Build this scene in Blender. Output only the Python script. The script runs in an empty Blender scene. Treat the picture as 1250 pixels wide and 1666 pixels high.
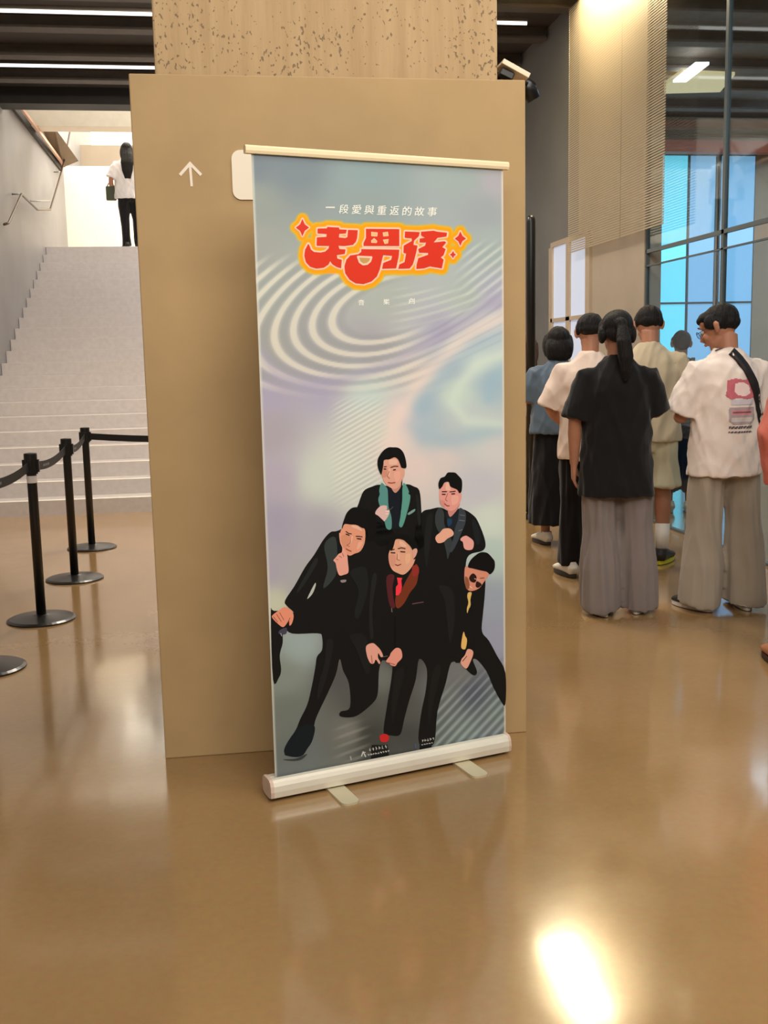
import bpy, bmesh, math, random
import numpy as np
from mathutils import Vector, Matrix
from mathutils.geometry import tessellate_polygon
from mathutils.bvhtree import BVHTree

random.seed(7)
SC = bpy.context.scene
COL = SC.collection
PI = math.pi
# ------------------------------------------------------------ camera
FPX, YAW, PITCH, ROLL, HC = 1704.0, .1431, .1455, -.0216, 1.43
cy, sy, cp, sp, cr, sr = math.cos(YAW), math.sin(YAW), math.cos(PITCH), math.sin(PITCH), math.cos(ROLL), math.sin(ROLL)
_r = Vector((cy, -sy, 0)); FW = Vector((sy*cp, cy*cp, -sp)); _u = _r.cross(FW)
RT = _r*cr + _u*sr; UP = _u*cr - _r*sr
CAM = Vector((0, 0, HC))
cam = bpy.data.cameras.new('camera'); camo = bpy.data.objects.new('camera', cam); COL.objects.link(camo)
cam.sensor_fit = 'HORIZONTAL'; cam.sensor_width = 36.0; cam.lens = FPX*36.0/1250.0
cam.clip_start = .05; cam.clip_end = 200
M3 = Matrix((RT, UP, -FW)).transposed()
camo.matrix_world = Matrix.Translation(CAM) @ M3.to_4x4()
SC.camera = camo
# ------------------------------------------------------------ world and exposure
SC.view_settings.view_transform = 'Standard'
SC.view_settings.look = 'None'
SC.view_settings.gamma = 1.0
SC.view_settings.use_curve_mapping = False
SC.view_settings.exposure = 0.28
w = bpy.data.worlds.new('world'); SC.world = w; w.use_nodes = True
w.node_tree.nodes['Background'].inputs[0].default_value = (.55, .75, 1, 1)
w.node_tree.nodes['Background'].inputs[1].default_value = .5
SC.cycles.max_bounces = 8
SC.cycles.diffuse_bounces = 4
SC.cycles.glossy_bounces = 4
SC.cycles.transparent_max_bounces = 12
SC.cycles.sample_clamp_indirect = 6

def area(name, loc, size, power, color, target=None, sizey=None):
    l = bpy.data.lights.new(name, 'AREA'); l.energy = power; l.color = color
    l.shape = 'RECTANGLE'; l.size = size; l.size_y = sizey or size
    o = bpy.data.objects.new(name, l); COL.objects.link(o); o.location = loc
    d = (Vector(target)-Vector(loc)) if target else Vector((0, 0, -1))
    o.rotation_euler = d.to_track_quat('-Z', 'Y').to_euler()
    return o
WARM = (1.0, .93, .84); NEUT = (1.0, .93, .84); COOL = (.86, .93, 1.0)
area('key_lamp', (1.0, -.4, 4.6), 3.0, 225, WARM, (.6, 3.4, 1.0))
area('fill_lamp', (-1.0, -1.8, 4.6), 2.5, 110, WARM, (.2, 3.5, .8))
area('hall_lamp_near', (1.8, 2.2, 4.7), 2.0, 70, WARM)
area('stair_foot_fill', (.2, 9.3, 4.7), 1.0, 240, (1, .88, .74), (-1.2, 10.4, 0))  # unseen fill light added behind the column to brighten the lower stairs
area('hall_lamp_right', (1.2, 6.2, 4.7), 1.0, 70, (1, .92, .82), (2.3, 6.2, 0))
area('wall_washer_lamp', (3.16, 9.3, 4.72), .42, 52, (1, .86, .58), None, 1.4)
area('skylight_lamp', (-.6, 18.2, 6.6), 2.6, 210, (1, .95, .86), (-.6, 19.2, 3.6), 2.0)
area('cream_beam_fill', (-.5, 14.9, 6.7), 1.2, 45, (1, .92, .78), (-.5, 16.3, 5.0))  # extra light added under the skylight to brighten the cream beam's front
area('stair_lamp', (.9, 13.2, 4.6), 1.2, 42, (.84, .88, 1.0), (.4, 14.6, 1.8))
area('side_room_lamp', (9.0, 11.5, 4.6), 4.5, 240, COOL)
area('side_room_front_lamp', (9.0, 3.0, 4.6), 4.5, 60, COOL)

def ray(px, py): return FW + RT*((px-625)/FPX) - UP*((py-833)/FPX)
def at_floor(px, py, z=0.):
    d = ray(px, py); return CAM + d*((z-HC)/d.z)
def at_y(px, py, Y):
    d = ray(px, py); return CAM + d*(Y/d.y)
def at_x(px, py, X):
    d = ray(px, py); return CAM + d*(X/d.x)
# ------------------------------------------------------------ materials
def lin(c):
    return tuple(((v/255)/12.92 if v/255 <= .04045 else ((v/255+.055)/1.055)**2.4) for v in c)
MATS = {}
def mat(name, rgb, rough=.6, metal=0., var=0., vscale=8., bump=0., bscale=60., emit=None, estr=1., spec=.5, sheen=0., stretch=(1, 1, 1), attr=None, coat=0.):
    if name in MATS: return MATS[name]
    m = bpy.data.materials.new(name); m.use_nodes = True; nt = m.node_tree; N = nt.nodes; L = nt.links
    b = N['Principled BSDF']; c = lin(rgb)
    b.inputs['Base Color'].default_value = (*c, 1); b.inputs['Roughness'].default_value = rough
    b.inputs['Metallic'].default_value = metal; b.inputs['Specular IOR Level'].default_value = spec
    if sheen: b.inputs['Sheen Weight'].default_value = sheen
    if coat: b.inputs['Coat Weight'].default_value = coat
    if attr:
        a = N.new('ShaderNodeAttribute'); a.attribute_name = attr; L.new(a.outputs['Color'], b.inputs['Base Color'])
    if var or bump:
        tc = N.new('ShaderNodeTexCoord'); mp = N.new('ShaderNodeMapping'); mp.inputs['Scale'].default_value = stretch
        L.new(tc.outputs['Object'], mp.inputs['Vector'])
    if var and not attr:
        n = N.new('ShaderNodeTexNoise'); n.inputs['Scale'].default_value = vscale; n.inputs['Detail'].default_value = 5
        L.new(mp.outputs[0], n.inputs['Vector'])
        r = N.new('ShaderNodeValToRGB'); r.color_ramp.elements[0].position = .3; r.color_ramp.elements[1].position = .7
        r.color_ramp.elements[0].color = (*[v*(1-var) for v in c], 1); r.color_ramp.elements[1].color = (*[min(1, v*(1+var)) for v in c], 1)
        L.new(n.outputs['Fac'], r.inputs[0]); L.new(r.outputs[0], b.inputs['Base Color'])
    if bump:
        n2 = N.new('ShaderNodeTexNoise'); n2.inputs['Scale'].default_value = bscale; n2.inputs['Detail'].default_value = 3
        L.new(mp.outputs[0], n2.inputs['Vector'])
        bp = N.new('ShaderNodeBump'); bp.inputs['Strength'].default_value = bump; bp.inputs['Distance'].default_value = .01
        L.new(n2.outputs['Fac'], bp.inputs['Height']); L.new(bp.outputs[0], b.inputs['Normal'])
    if emit:
        b.inputs['Emission Color'].default_value = (*lin(emit), 1); b.inputs['Emission Strength'].default_value = estr
    MATS[name] = m
    return m
# ------------------------------------------------------------ mesh helpers
class MB:
    def __init__(s): s.v = []; s.f = []; s.mi = []
    def add(s, vs, fs, mi=0):
        k = len(s.v); s.v += [tuple(v) for v in vs]; s.f += [tuple(i+k for i in f) for f in fs]; s.mi += [mi]*len(fs); return s
    def box(s, a, b, mi=0):
        x0, y0, z0 = a; x1, y1, z1 = b
        return s.add([(x0, y0, z0), (x1, y0, z0), (x1, y1, z0), (x0, y1, z0), (x0, y0, z1), (x1, y0, z1), (x1, y1, z1), (x0, y1, z1)],
                     [(0, 3, 2, 1), (4, 5, 6, 7), (0, 1, 5, 4), (1, 2, 6, 5), (2, 3, 7, 6), (3, 0, 4, 7)], mi)
    def bar(s, p, q, w, h, up=(0, 0, 1), mi=0):
        p = Vector(p); q = Vector(q); d = (q-p).normalized(); side = d.cross(Vector(up)).normalized(); u2 = side.cross(d)
        vs = []
        for c in (p, q):
            for a, b in ((-1, -1), (1, -1), (1, 1), (-1, 1)): vs.append(c+side*(a*w/2)+u2*(b*h/2))
        return s.add(vs, [(0, 1, 2, 3), (7, 6, 5, 4), (0, 4, 5, 1), (1, 5, 6, 2), (2, 6, 7, 3), (3, 7, 4, 0)], mi)
    def tube(s, pts, rad, n=12, side=None, mi=0, cap=True):
        pts = [Vector(p) for p in pts]; k = len(pts); rings = []
        ref = Vector(side) if side else None
        prev = None
        for i, p in enumerate(pts):
            t = (pts[min(i+1, k-1)]-pts[max(i-1, 0)]).normalized()
            if ref: a = ref - t*ref.dot(t)
            elif prev: a = prev - t*prev.dot(t)
            else: a = t.orthogonal()
            if a.length < 1e-5: a = t.orthogonal()
            a.normalize(); b = t.cross(a); prev = a
            r = rad[i] if hasattr(rad, '__len__') else rad
            rx, ry = (r if hasattr(r, '__len__') else (r, r))
            rings.append([p+a*(rx*math.cos(2*PI*j/n))+b*(ry*math.sin(2*PI*j/n)) for j in range(n)])
        vs = [v for r in rings for v in r]; fs = []
        for i in range(k-1):
            for j in range(n):
                j2 = (j+1) % n; fs.append((i*n+j, i*n+j2, (i+1)*n+j2, (i+1)*n+j))
        if cap: fs.append(tuple(reversed(range(n)))); fs.append(tuple((k-1)*n+j for j in range(n)))
        return s.add(vs, fs, mi)
    def ell(s, c, r, rot=None, nu=16, nv=10, mi=0):
        c = Vector(c); vs = []; fs = []
        r = r if hasattr(r, '__len__') else (r, r, r)
        for i in range(1, nv):
            th = PI*i/nv
            for j in range(nu):
                ph = 2*PI*j/nu; v = Vector((r[0]*math.sin(th)*math.cos(ph), r[1]*math.sin(th)*math.sin(ph), r[2]*math.cos(th)))
                vs.append(c+(rot @ v if rot else v))
        top = len(vs); v = Vector((0, 0, r[2])); vs.append(c+(rot @ v if rot else v)); v = -v; vs.append(c+(rot @ v if rot else v))
        for i in range(nv-2):
            for j in range(nu):
                j2 = (j+1) % nu; fs.append((i*nu+j, (i+1)*nu+j, (i+1)*nu+j2, i*nu+j2))
        for j in range(nu):
            j2 = (j+1) % nu; fs.append((top, j, j2)); fs.append((top+1, (nv-2)*nu+j2, (nv-2)*nu+j))
        return s.add(vs, fs, mi)
    def lathe(s, c, prof, n=32, mi=0):
        c = Vector(c); vs = []; fs = []
        for r, z in prof:
            for j in range(n): vs.append(c+Vector((r*math.cos(2*PI*j/n), r*math.sin(2*PI*j/n), z)))
        for i in range(len(prof)-1):
            for j in range(n):
                j2 = (j+1) % n; fs.append((i*n+j, i*n+j2, (i+1)*n+j2, (i+1)*n+j))
        fs.append(tuple(reversed(range(n)))); fs.append(tuple((len(prof)-1)*n+j for j in range(n)))
        return s.add(vs, fs, mi)
    def build(s, name, mats, parent=None, smooth=False, bevel=0, origin=None):
        me = bpy.data.meshes.new(name)
        o0 = Vector(origin) if origin is not None else Vector((0, 0, 0))
        me.from_pydata([tuple(Vector(v)-o0) for v in s.v], [], s.f)
        mats = mats if isinstance(mats, (list, tuple)) else [mats]
        for m in mats: me.materials.append(m)
        if len(mats) > 1: me.polygons.foreach_set('material_index', s.mi)
        if smooth: me.polygons.foreach_set('use_smooth', [True]*len(me.polygons))
        me.update()
        o = bpy.data.objects.new(name, me); COL.objects.link(o); o.location = o0
        if parent:
            o.parent = parent; o.location = o0-pw(parent)
        if bevel:
            b = o.modifiers.new('bevel', 'BEVEL'); b.width = bevel; b.segments = 2; b.limit_method = 'ANGLE'
        return o
def pw(o):
    v = Vector(o.location)
    while o.parent: o = o.parent; v += Vector(o.location)
    return v
# every parent is unrotated, so world positions are plain sums of locations
def tag(o, label=None, cat=None, group=None, kind=None):
    if label: o['label'] = label
    if cat: o['category'] = cat
    if group: o['group'] = group
    if kind: o['kind'] = kind
    return o
def thing(name, loc, label, cat, group=None):
    o = bpy.data.objects.new(name, None); COL.objects.link(o); o.location = loc; o.empty_display_size = .1
    return tag(o, label, cat, group)
def struct(name, mb, m, parent=None, **k):
    o = mb.build(name, m, parent, **k); o['kind'] = 'structure'; return o
# ------------------------------------------------------------ the setting
def concrete_mat():
    m = bpy.data.materials.new('polished_floor'); m.use_nodes = True; N = m.node_tree.nodes; L = m.node_tree.links; b = N['Principled BSDF']
    tc = N.new('ShaderNodeTexCoord')
    n = N.new('ShaderNodeTexNoise'); n.inputs['Scale'].default_value = 1.1; n.inputs['Detail'].default_value = 6; L.new(tc.outputs['Object'], n.inputs['Vector'])
    r = N.new('ShaderNodeValToRGB'); e = r.color_ramp.elements
    e[0].position = .3; e[0].color = (*lin((146, 115, 74)), 1); e[1].position = .72; e[1].color = (*lin((164, 131, 88)), 1)
    L.new(n.outputs['Fac'], r.inputs[0])
    n2 = N.new('ShaderNodeTexNoise'); n2.inputs['Scale'].default_value = 45; n2.inputs['Detail'].default_value = 4; L.new(tc.outputs['Object'], n2.inputs['Vector'])
    mx = N.new('ShaderNodeMix'); mx.data_type = 'RGBA'; mx.blend_type = 'OVERLAY'; mx.inputs[0].default_value = .12
    L.new(r.outputs[0], mx.inputs[6]); L.new(n2.outputs['Color'], mx.inputs[7]); L.new(mx.outputs[2], b.inputs['Base Color'])
    # sparse dark specks
    vo = N.new('ShaderNodeTexVoronoi'); vo.inputs['Scale'].default_value = 3.2; L.new(tc.outputs['Object'], vo.inputs['Vector'])
    b.inputs['Roughness'].default_value = .16
    b.inputs['Specular IOR Level'].default_value = .5; b.inputs['Coat Weight'].default_value = .55; b.inputs['Coat IOR'].default_value = 1.65; b.inputs['Coat Roughness'].default_value = .09
    n3 = N.new('ShaderNodeTexNoise'); n3.inputs['Scale'].default_value = 5; n3.inputs['Detail'].default_value = 4; L.new(tc.outputs['Object'], n3.inputs['Vector'])
    mr = N.new('ShaderNodeMapRange'); mr.inputs[3].default_value = .10; mr.inputs[4].default_value = .24; L.new(n3.outputs['Fac'], mr.inputs[0]); L.new(mr.outputs[0], b.inputs['Roughness'])
    bp = N.new('ShaderNodeBump'); bp.inputs['Strength'].default_value = .05; bp.inputs['Distance'].default_value = .01
    n4 = N.new('ShaderNodeTexNoise'); n4.inputs['Scale'].default_value = 9; n4.inputs['Detail'].default_value = 5; L.new(tc.outputs['Object'], n4.inputs['Vector'])
    L.new(n4.outputs['Fac'], bp.inputs['Height']); L.new(bp.outputs[0], b.inputs['Normal'])
    return m
def column_mat():
    m = bpy.data.materials.new('board_formed_concrete'); m.use_nodes = True; N = m.node_tree.nodes; L = m.node_tree.links; b = N['Principled BSDF']
    tc = N.new('ShaderNodeTexCoord'); mp = N.new('ShaderNodeMapping'); mp.inputs['Scale'].default_value = (26, 26, 2.0); L.new(tc.outputs['Object'], mp.inputs[0])
    n = N.new('ShaderNodeTexNoise'); n.inputs['Scale'].default_value = 1; n.inputs['Detail'].default_value = 4; L.new(mp.outputs[0], n.inputs['Vector'])
    r = N.new('ShaderNodeValToRGB'); e = r.color_ramp.elements; e[0].position = .25; e[0].color = (*lin((172, 143, 104)), 1); e[1].position = .75; e[1].color = (*lin((190, 162, 122)), 1)
    L.new(n.outputs['Fac'], r.inputs[0])
    mp2 = N.new('ShaderNodeMapping'); mp2.inputs['Scale'].default_value = (95, 95, 60); L.new(tc.outputs['Object'], mp2.inputs[0])
    vo = N.new('ShaderNodeTexNoise'); vo.inputs['Scale'].default_value = 1.0; vo.inputs['Detail'].default_value = 1; L.new(mp2.outputs[0], vo.inputs['Vector'])
    n2 = N.new('ShaderNodeTexNoise'); n2.inputs['Scale'].default_value = 2.6; L.new(tc.outputs['Object'], n2.inputs['Vector'])
    ad = N.new('ShaderNodeMath'); ad.operation = 'MULTIPLY_ADD'; ad.inputs[1].default_value = .45; L.new(n2.outputs['Fac'], ad.inputs[0]); L.new(vo.outputs['Fac'], ad.inputs[2])
    pr = N.new('ShaderNodeValToRGB'); pe = pr.color_ramp.elements; pe[0].position = .895; pe[0].color = (0, 0, 0, 1); pe[1].position = .95; pe[1].color = (1, 1, 1, 1)
    L.new(ad.outputs[0], pr.inputs[0])
    mx = N.new('ShaderNodeMix'); mx.data_type = 'RGBA'; L.new(pr.outputs[0], mx.inputs[0]); L.new(r.outputs[0], mx.inputs[6]); mx.inputs[7].default_value = (*lin((132, 110, 84)), 1)
    L.new(mx.outputs[2], b.inputs['Base Color']); b.inputs['Roughness'].default_value = .85
    s = N.new('ShaderNodeMath'); s.operation = 'SUBTRACT'; L.new(n.outputs['Fac'], s.inputs[0]); L.new(pr.outputs[0], s.inputs[1])
    bp = N.new('ShaderNodeBump'); bp.inputs['Strength'].default_value = .45; bp.inputs['Distance'].default_value = .012; L.new(s.outputs[0], bp.inputs['Height']); L.new(bp.outputs[0], b.inputs['Normal'])
    return m
def glass_mat():
    m = bpy.data.materials.new('tinted_glass'); m.use_nodes = True; N = m.node_tree.nodes; L = m.node_tree.links
    for n in list(N): N.remove(n)
    out = N.new('ShaderNodeOutputMaterial'); tr = N.new('ShaderNodeBsdfTransparent'); tr.inputs[0].default_value = (.80, .88, .92, 1)
    gl = N.new('ShaderNodeBsdfGlossy'); gl.inputs['Roughness'].default_value = .03; gl.inputs[0].default_value = (.9, .95, 1, 1)
    mx = N.new('ShaderNodeMixShader'); mx.inputs[0].default_value = .07
    L.new(tr.outputs[0], mx.inputs[1]); L.new(gl.outputs[0], mx.inputs[2]); L.new(mx.outputs[0], out.inputs[0])
    return m
def mesh_screen_mat():
    m = bpy.data.materials.new('perforated_metal'); m.use_nodes = True; N = m.node_tree.nodes; L = m.node_tree.links
    b = N['Principled BSDF']; out = N['Material Output']; b.inputs['Base Color'].default_value = (*lin((190, 176, 150)), 1); b.inputs['Roughness'].default_value = .45; b.inputs['Metallic'].default_value = .3
    tc = N.new('ShaderNodeTexCoord'); mp = N.new('ShaderNodeMapping'); mp.inputs['Rotation'].default_value = (PI/4, 0, 0); L.new(tc.outputs['Object'], mp.inputs[0])
    sp_ = N.new('ShaderNodeSeparateXYZ'); L.new(mp.outputs[0], sp_.inputs[0])
    k = 2*PI/.030
    ms = []
    for ax in (1, 2):
        mu = N.new('ShaderNodeMath'); mu.operation = 'MULTIPLY'; mu.inputs[1].default_value = k; L.new(sp_.outputs[ax], mu.inputs[0])
        si = N.new('ShaderNodeMath'); si.operation = 'SINE'; L.new(mu.outputs[0], si.inputs[0]); ms.append(si)
    a = N.new('ShaderNodeMath'); a.operation = 'MULTIPLY'; L.new(ms[0].outputs[0], a.inputs[0]); L.new(ms[1].outputs[0], a.inputs[1])
    g = N.new('ShaderNodeMath'); g.operation = 'GREATER_THAN'; g.inputs[1].default_value = -.12; L.new(a.outputs[0], g.inputs[0])
    tr = N.new('ShaderNodeBsdfTransparent'); mx = N.new('ShaderNodeMixShader')
    L.new(g.outputs[0], mx.inputs[0]); L.new(b.outputs[0], mx.inputs[1]); L.new(tr.outputs[0], mx.inputs[2]); L.new(mx.outputs[0], out.inputs[0])
    return m
FLOOR = concrete_mat(); COLM = column_mat(); GLASS = glass_mat(); SCREEN = mesh_screen_mat()
CLAD = mat('smooth_cement_board', (177, 148, 104), .75, var=.07, vscale=3.5, bump=.05, bscale=30)
DARK = mat('dark_ceiling_paint', (62, 54, 48), .7, var=.15, vscale=3)
DARKB = mat('dark_beam_paint', (34, 30, 26), .6, var=.1)
PURL = mat('ceiling_beam_paint', (84, 76, 68), .6, var=.1)
GREYW = mat('grey_wall_paint', (176, 172, 170), .6, var=.05, vscale=2)
BEIGEW = mat('beige_plaster', (176, 160, 140), .7, var=.06, vscale=2, bump=.05)
CREAM = mat('cream_plaster', (238, 226, 204), .7, var=.04)
STEP = mat('pale_terrazzo', (190, 183, 180), .42, var=.06, vscale=18)
NOSE = mat('step_nosing_white', (250, 240, 225), .35)
STEEL = mat('brushed_steel', (150, 148, 145), .3, metal=.9)
FRAME = mat('grey_window_frame', (88, 100, 104), .4, metal=.3)
BLACK = mat('black_metal', (18, 17, 17), .38, var=.1, spec=.5)
ALU = mat('silver_aluminium', (238, 232, 215), .34, metal=.25, var=.03)
ZC = 4.86; XR = 3.5; XL = -2.7; YB = 19.5

floor = struct('floor', MB().box((-2.9, -4.2, -.2), (12.2, 26, 0)), FLOOR)
ceil = struct('ceiling', MB().box((XL-.2, -4.2, ZC), (12.2, 14.1, ZC+.2)).box((1.9, 14.1, ZC), (XR+.15, 24.2, ZC+.2)), DARK)
CS = mat('side_room_ceiling_veil', (165, 150, 140), .7, var=.1)  # paler colour stands in for the lobby's reflection veiling the glass
struct('ceiling_side_room', MB().box((XR+.15, -4.2, ZC-.004), (12.2, 24.2, ZC-.001)), CS)
# ceiling beams across the hall, each its own piece
by = -3.4
while by < 23.6:
    x0 = XL+.01 if by < 14 else 1.92
    b = MB().box((x0, by-.045, ZC-.10), (XR-.03, by+.045, ZC)); b.box((x0, by-.09, ZC-.125), (XR-.03, by+.09, ZC-.10)).build('beam', PURL, ceil)
    b = MB().box((XR+.16, by-.045, ZC-.10), (11.95, by+.045, ZC)); b.box((XR+.16, by-.09, ZC-.125), (11.95, by+.09, ZC-.10)).build('beam', CS, ceil)
    by += .985
struct('trim_1', MB().box((XL, 14.1, 4.66), (1.9, 14.45, 5.3)), DARKB)
struct('trim_2', MB().box((XL, 16.3, at_y(120, 205, 16.3).z), (1.9, 16.7, at_y(120, 166, 16.3).z)), CREAM)
struct('wall_left', MB().box((XL-.2, -4.2, 0), (XL, YB+.2, ZC)), mat('dim_grey_wall', (136, 134, 134), .5, var=.08, vscale=1.5))
struct('wall_left_upper', MB().box((XL-.2, 14.1, ZC), (XL, 24, 7)), GREYW)
struct('wall_front', MB().box((XL-.2, -4.4, 0), (12.2, -4.2, ZC)), BEIGEW)
struct('wall_far_right', MB().box((12, -4.2, 0), (12.2, 24, ZC)), GREYW)
struct('wall_stair_right', MB().box((1.9, 14.1, 0), (2.05, 24, 7)), BEIGEW)
struct('wall_back', MB().box((XL, YB, 0), (1.9, YB+.2, ZC)), CREAM)
struct('wall_back_upper', MB().box((XL, 22.0, ZC), (1.9, 22.2, at_y(160, 236, 22).z)), BEIGEW)
struct('wall_back_right', MB().box((2.05, 24, 0), (12.2, 24.2, ZC)), GREYW)
sky = mat('lit_skylight', (255, 250, 240), .9, emit=(255, 248, 232), estr=1.35)
struct('window_1', MB().box((XL, 14.5, 7.0), (1.9, 24, 7.1)).box((XL, 23.9, 4.9), (1.9, 24.0, 7.0)), sky)
# brown sloping panel high on the left above the stairs
q = [at_x(52, 205, -2.62), at_x(84, 205, -2.62)]
wedge = MB(); A = [at_y(56, 206, 17.4), at_y(88, 206, 17.4), at_y(128, 262, 19.1), at_y(104, 272, 19.1), at_y(92, 270, 19.1)]
wedge.add([*A, *[a+Vector((-.25, .1, 0)) for a in A]], [(0, 1, 2, 3, 4), (9, 8, 7, 6, 5), (0, 5, 6, 1), (1, 6, 7, 2), (2, 7, 8, 3), (3, 8, 9, 4), (4, 9, 5, 0)])
struct('trim_3', wedge, mat('brown_soffit', (112, 92, 66), .6, var=.1))

# staircase: every step a piece
stairs = thing('staircase', (-.4, 10.35, 0), 'wide pale stone staircase rising behind the black queue barriers to a bright landing', 'stairs')
YS, RUN, RISE, NST = 10.35, .32, .147, 22
for i in range(NST):
    y0 = YS+i*RUN; z0 = i*RISE; z1 = z0+RISE
    y1 = YS+NST*RUN if i < NST-1 else YB
    st = MB().box((XL+.005, y0, z0+.001 if i else 0), (1.88, YB-.005 if i == NST-1 else y0+RUN+.02, z1)).build('step', STEP, stairs)
    MB().box((XL+.006, y0+.002, z1-.004), (1.875, y0+.060, z1+.0006)).build('nosing', NOSE, st)
for ch in stairs.children: pass
# handrail on the left wall
XH = -2.58
rail = thing('handrail', at_x(60, 340, XH), 'thin dark bent handrail on the grey wall left of the stairs', 'handrail')
pts = [at_x(x, y, XH) for x, y in ((115, 208), (108, 245), (100, 280), (82, 341), (61, 341), (35, 316), (22, 345), (14, 363), (7, 365))]
MB().tube(pts, .016, 8).build('rail', mat('dark_bronze_rail', (82, 62, 48), .35, metal=.5), rail, smooth=True)
pp = [at_x(82, 327, XH), at_x(50, 327, XH)]
MB().tube(pp, .010, 8).build('cross_rail', STEEL, rail, smooth=True)
for x, y in ((35, 316), (82, 341), (100, 280)):
    p = at_x(x, y, XH); MB().tube([p, p+Vector((-.12, 0, 0))], .010, 8).build('bracket', STEEL, rail, smooth=True)
top = thing('upper_handrail', at_x(50, 205, -2.62), 'long dark sloping rail with a pink strip along the top of the left wall', 'handrail')
p, q2 = at_x(22, 178, -2.66), at_x(99, 274, -2.66)
MB().bar(at_y(2, 146, 14.4), at_y(98, 272, 19.2), .07, .16).build('rail', DARKB, top)
MB().bar(at_y(22, 168, 14.9)+Vector((.07, 0, -.02)), at_y(100, 268, 19.2)+Vector((.05, 0, -.02)), .03, .05).build('strip', mat('rose_metal', (205, 160, 135), .4), top)

# the right hand wall: glazing near, solid wall beyond
YG = at_x(1052, 600, XR).y
YD = at_x(942, 300, XR).y
wr = struct('wall_right', MB().box((XR, YG+.08, 0), (XR+.15, YD, ZC)), mat('beige_wall_right', (168, 156, 140), .7, var=.06, vscale=2))
struct('wall_right_far', MB().box((XR, YD, 0), (XR+.15, 24, ZC)), mat('slate_wall', (112, 112, 110), .6, var=.08, vscale=1.5))
gl_ys = [-4.1, -1.2, 1.7, 4.4, at_x(1168, 600, XR).y, YG+.08]
n = 2
for a, b in zip(gl_ys[:-1], gl_ys[1:]):
    f = MB().box((XR+.01, a, .0), (XR+.04, a+.02, ZC)).box((XR+.01, b-.02, 0), (XR+.04, b, ZC))
    f.box((XR+.01, a, 0), (XR+.04, b, .02)).box((XR+.01, a, 2.145), (XR+.03, b, 2.157)).box((XR+.01, a, 2.255), (XR+.04, b, 2.285)).box((XR+.01, a, ZC-.06), (XR+.04, b, ZC))
    wo = struct('window_%d' % n, f, FRAME); n += 1
    MB().box((XR+.024, a+.02, .02), (XR+.030, b-.02, 2.145)).build('pane', GLASS, wo)
    MB().box((XR+.024, a+.02, 2.285), (XR+.030, b-.02, ZC-.06)).build('pane', GLASS, wo)
# perforated metal screen hung in front of the upper wall, under the warm lamp
scr = thing('perforated_screen', (XR-.10, 9, 2.6), 'fine perforated metal screen lit warm, hung high on the right wall', 'screen')
y0 = at_x(1085, 100, XR-.1).y
for a, b in ((y0, 8.9), (8.92, 10.3), (10.32, YD)):
    MB().box((XR-.104, a, 2.42), (XR-.100, b, ZC-.14)).build('panel', SCREEN, scr)
# tall pale window in the far part of the right wall
f = MB(); ya, ym, yb2 = at_x(960, 500, XR).y, at_x(928, 500, XR).y, at_x(900, 500, XR).y
z0, z1 = at_x(925, 640, XR).z, at_x(925, 395, XR).z
for y in (ya, ym, yb2): f.box((XR-.03, y-.06, z0), (XR, y+.06, z1))
f.box((XR-.03, ya, z0-.05), (XR, yb2, z0)).box((XR-.03, ya, z1), (XR, yb2, z1+.05)).box((XR-.03, ya, (z0+z1)/2-.02), (XR, yb2, (z0+z1)/2+.02))
wo = struct('window_%d' % n, f, BEIGEW); n += 1
PALE = mat('bright_frosted_pane', (180, 190, 210), .4, emit=(205, 215, 238), estr=.36)
MB().box((XR-.012, ya+.06, z0), (XR-.002, ym-.06, z1)).build('pane', PALE, wo)
MB().box((XR-.012, ym+.06, z0), (XR-.002, yb2-.06, z1)).build('pane', PALE, wo)
# the room behind the glass
YF = 15.6
struct('wall_side_room', MB().box((XR+.15, YF, 0), (12, YF+.2, ZC)), BEIGEW)
CY1 = mat('cyan_lit_pane', (120, 225, 250), .4, emit=(115, 226, 246), estr=.70)
CY2 = mat('blue_lit_pane', (130, 185, 230), .4, emit=(140, 194, 228), estr=.58)
ztop = at_y(1110, 252, YF-.1).z
cols = [(1052, 1118, CY1), (1122, 1163, CY2), (1172, 1226, CY2)]
for xa, xb, m in cols:
    A = at_y(xa, 500, YF-.1).x; B = at_y(xb, 500, YF-.1).x
    f = MB().box((A-.025, YF-.04, 0), (A, YF, ztop+.06)).box((B, YF-.04, 0), (B+.01, YF, ztop+.06)).box((A, YF-.08, ztop), (B, YF, ztop+.06)).box((A, YF-.05, 2.16), (B, YF-.03, 2.19)).box((A, YF-.08, .0), (B, YF, .06))
    wo = struct('window_%d' % n, f, FRAME); n += 1
    MB().box((A, YF-.03, .06), (B, YF-.02, ztop)).build('pane', m, wo)
z1 = at_y(1110, 200, YF-.3).z; z2 = at_y(1110, 212, YF-.3).z; z3 = at_y(1110, 232, YF-.3).z; z4 = at_y(1110, 251, YF-.3).z
ORG = mat('orange_red_beam_paint', (205, 100, 65), .5, var=.1)
struct('trim_4', MB().box((XR+.2, YF-.5, z2), (12, YF-.3, z1)), ORG)
struct('trim_5', MB().box((XR+.2, YF-.5, z4), (12, YF-.3, z3)), ORG)
struct('trim_6', MB().box((XR+.2, YF-.7, z3+.03), (12, YF-.55, z3+.1)), PURL)

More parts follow.
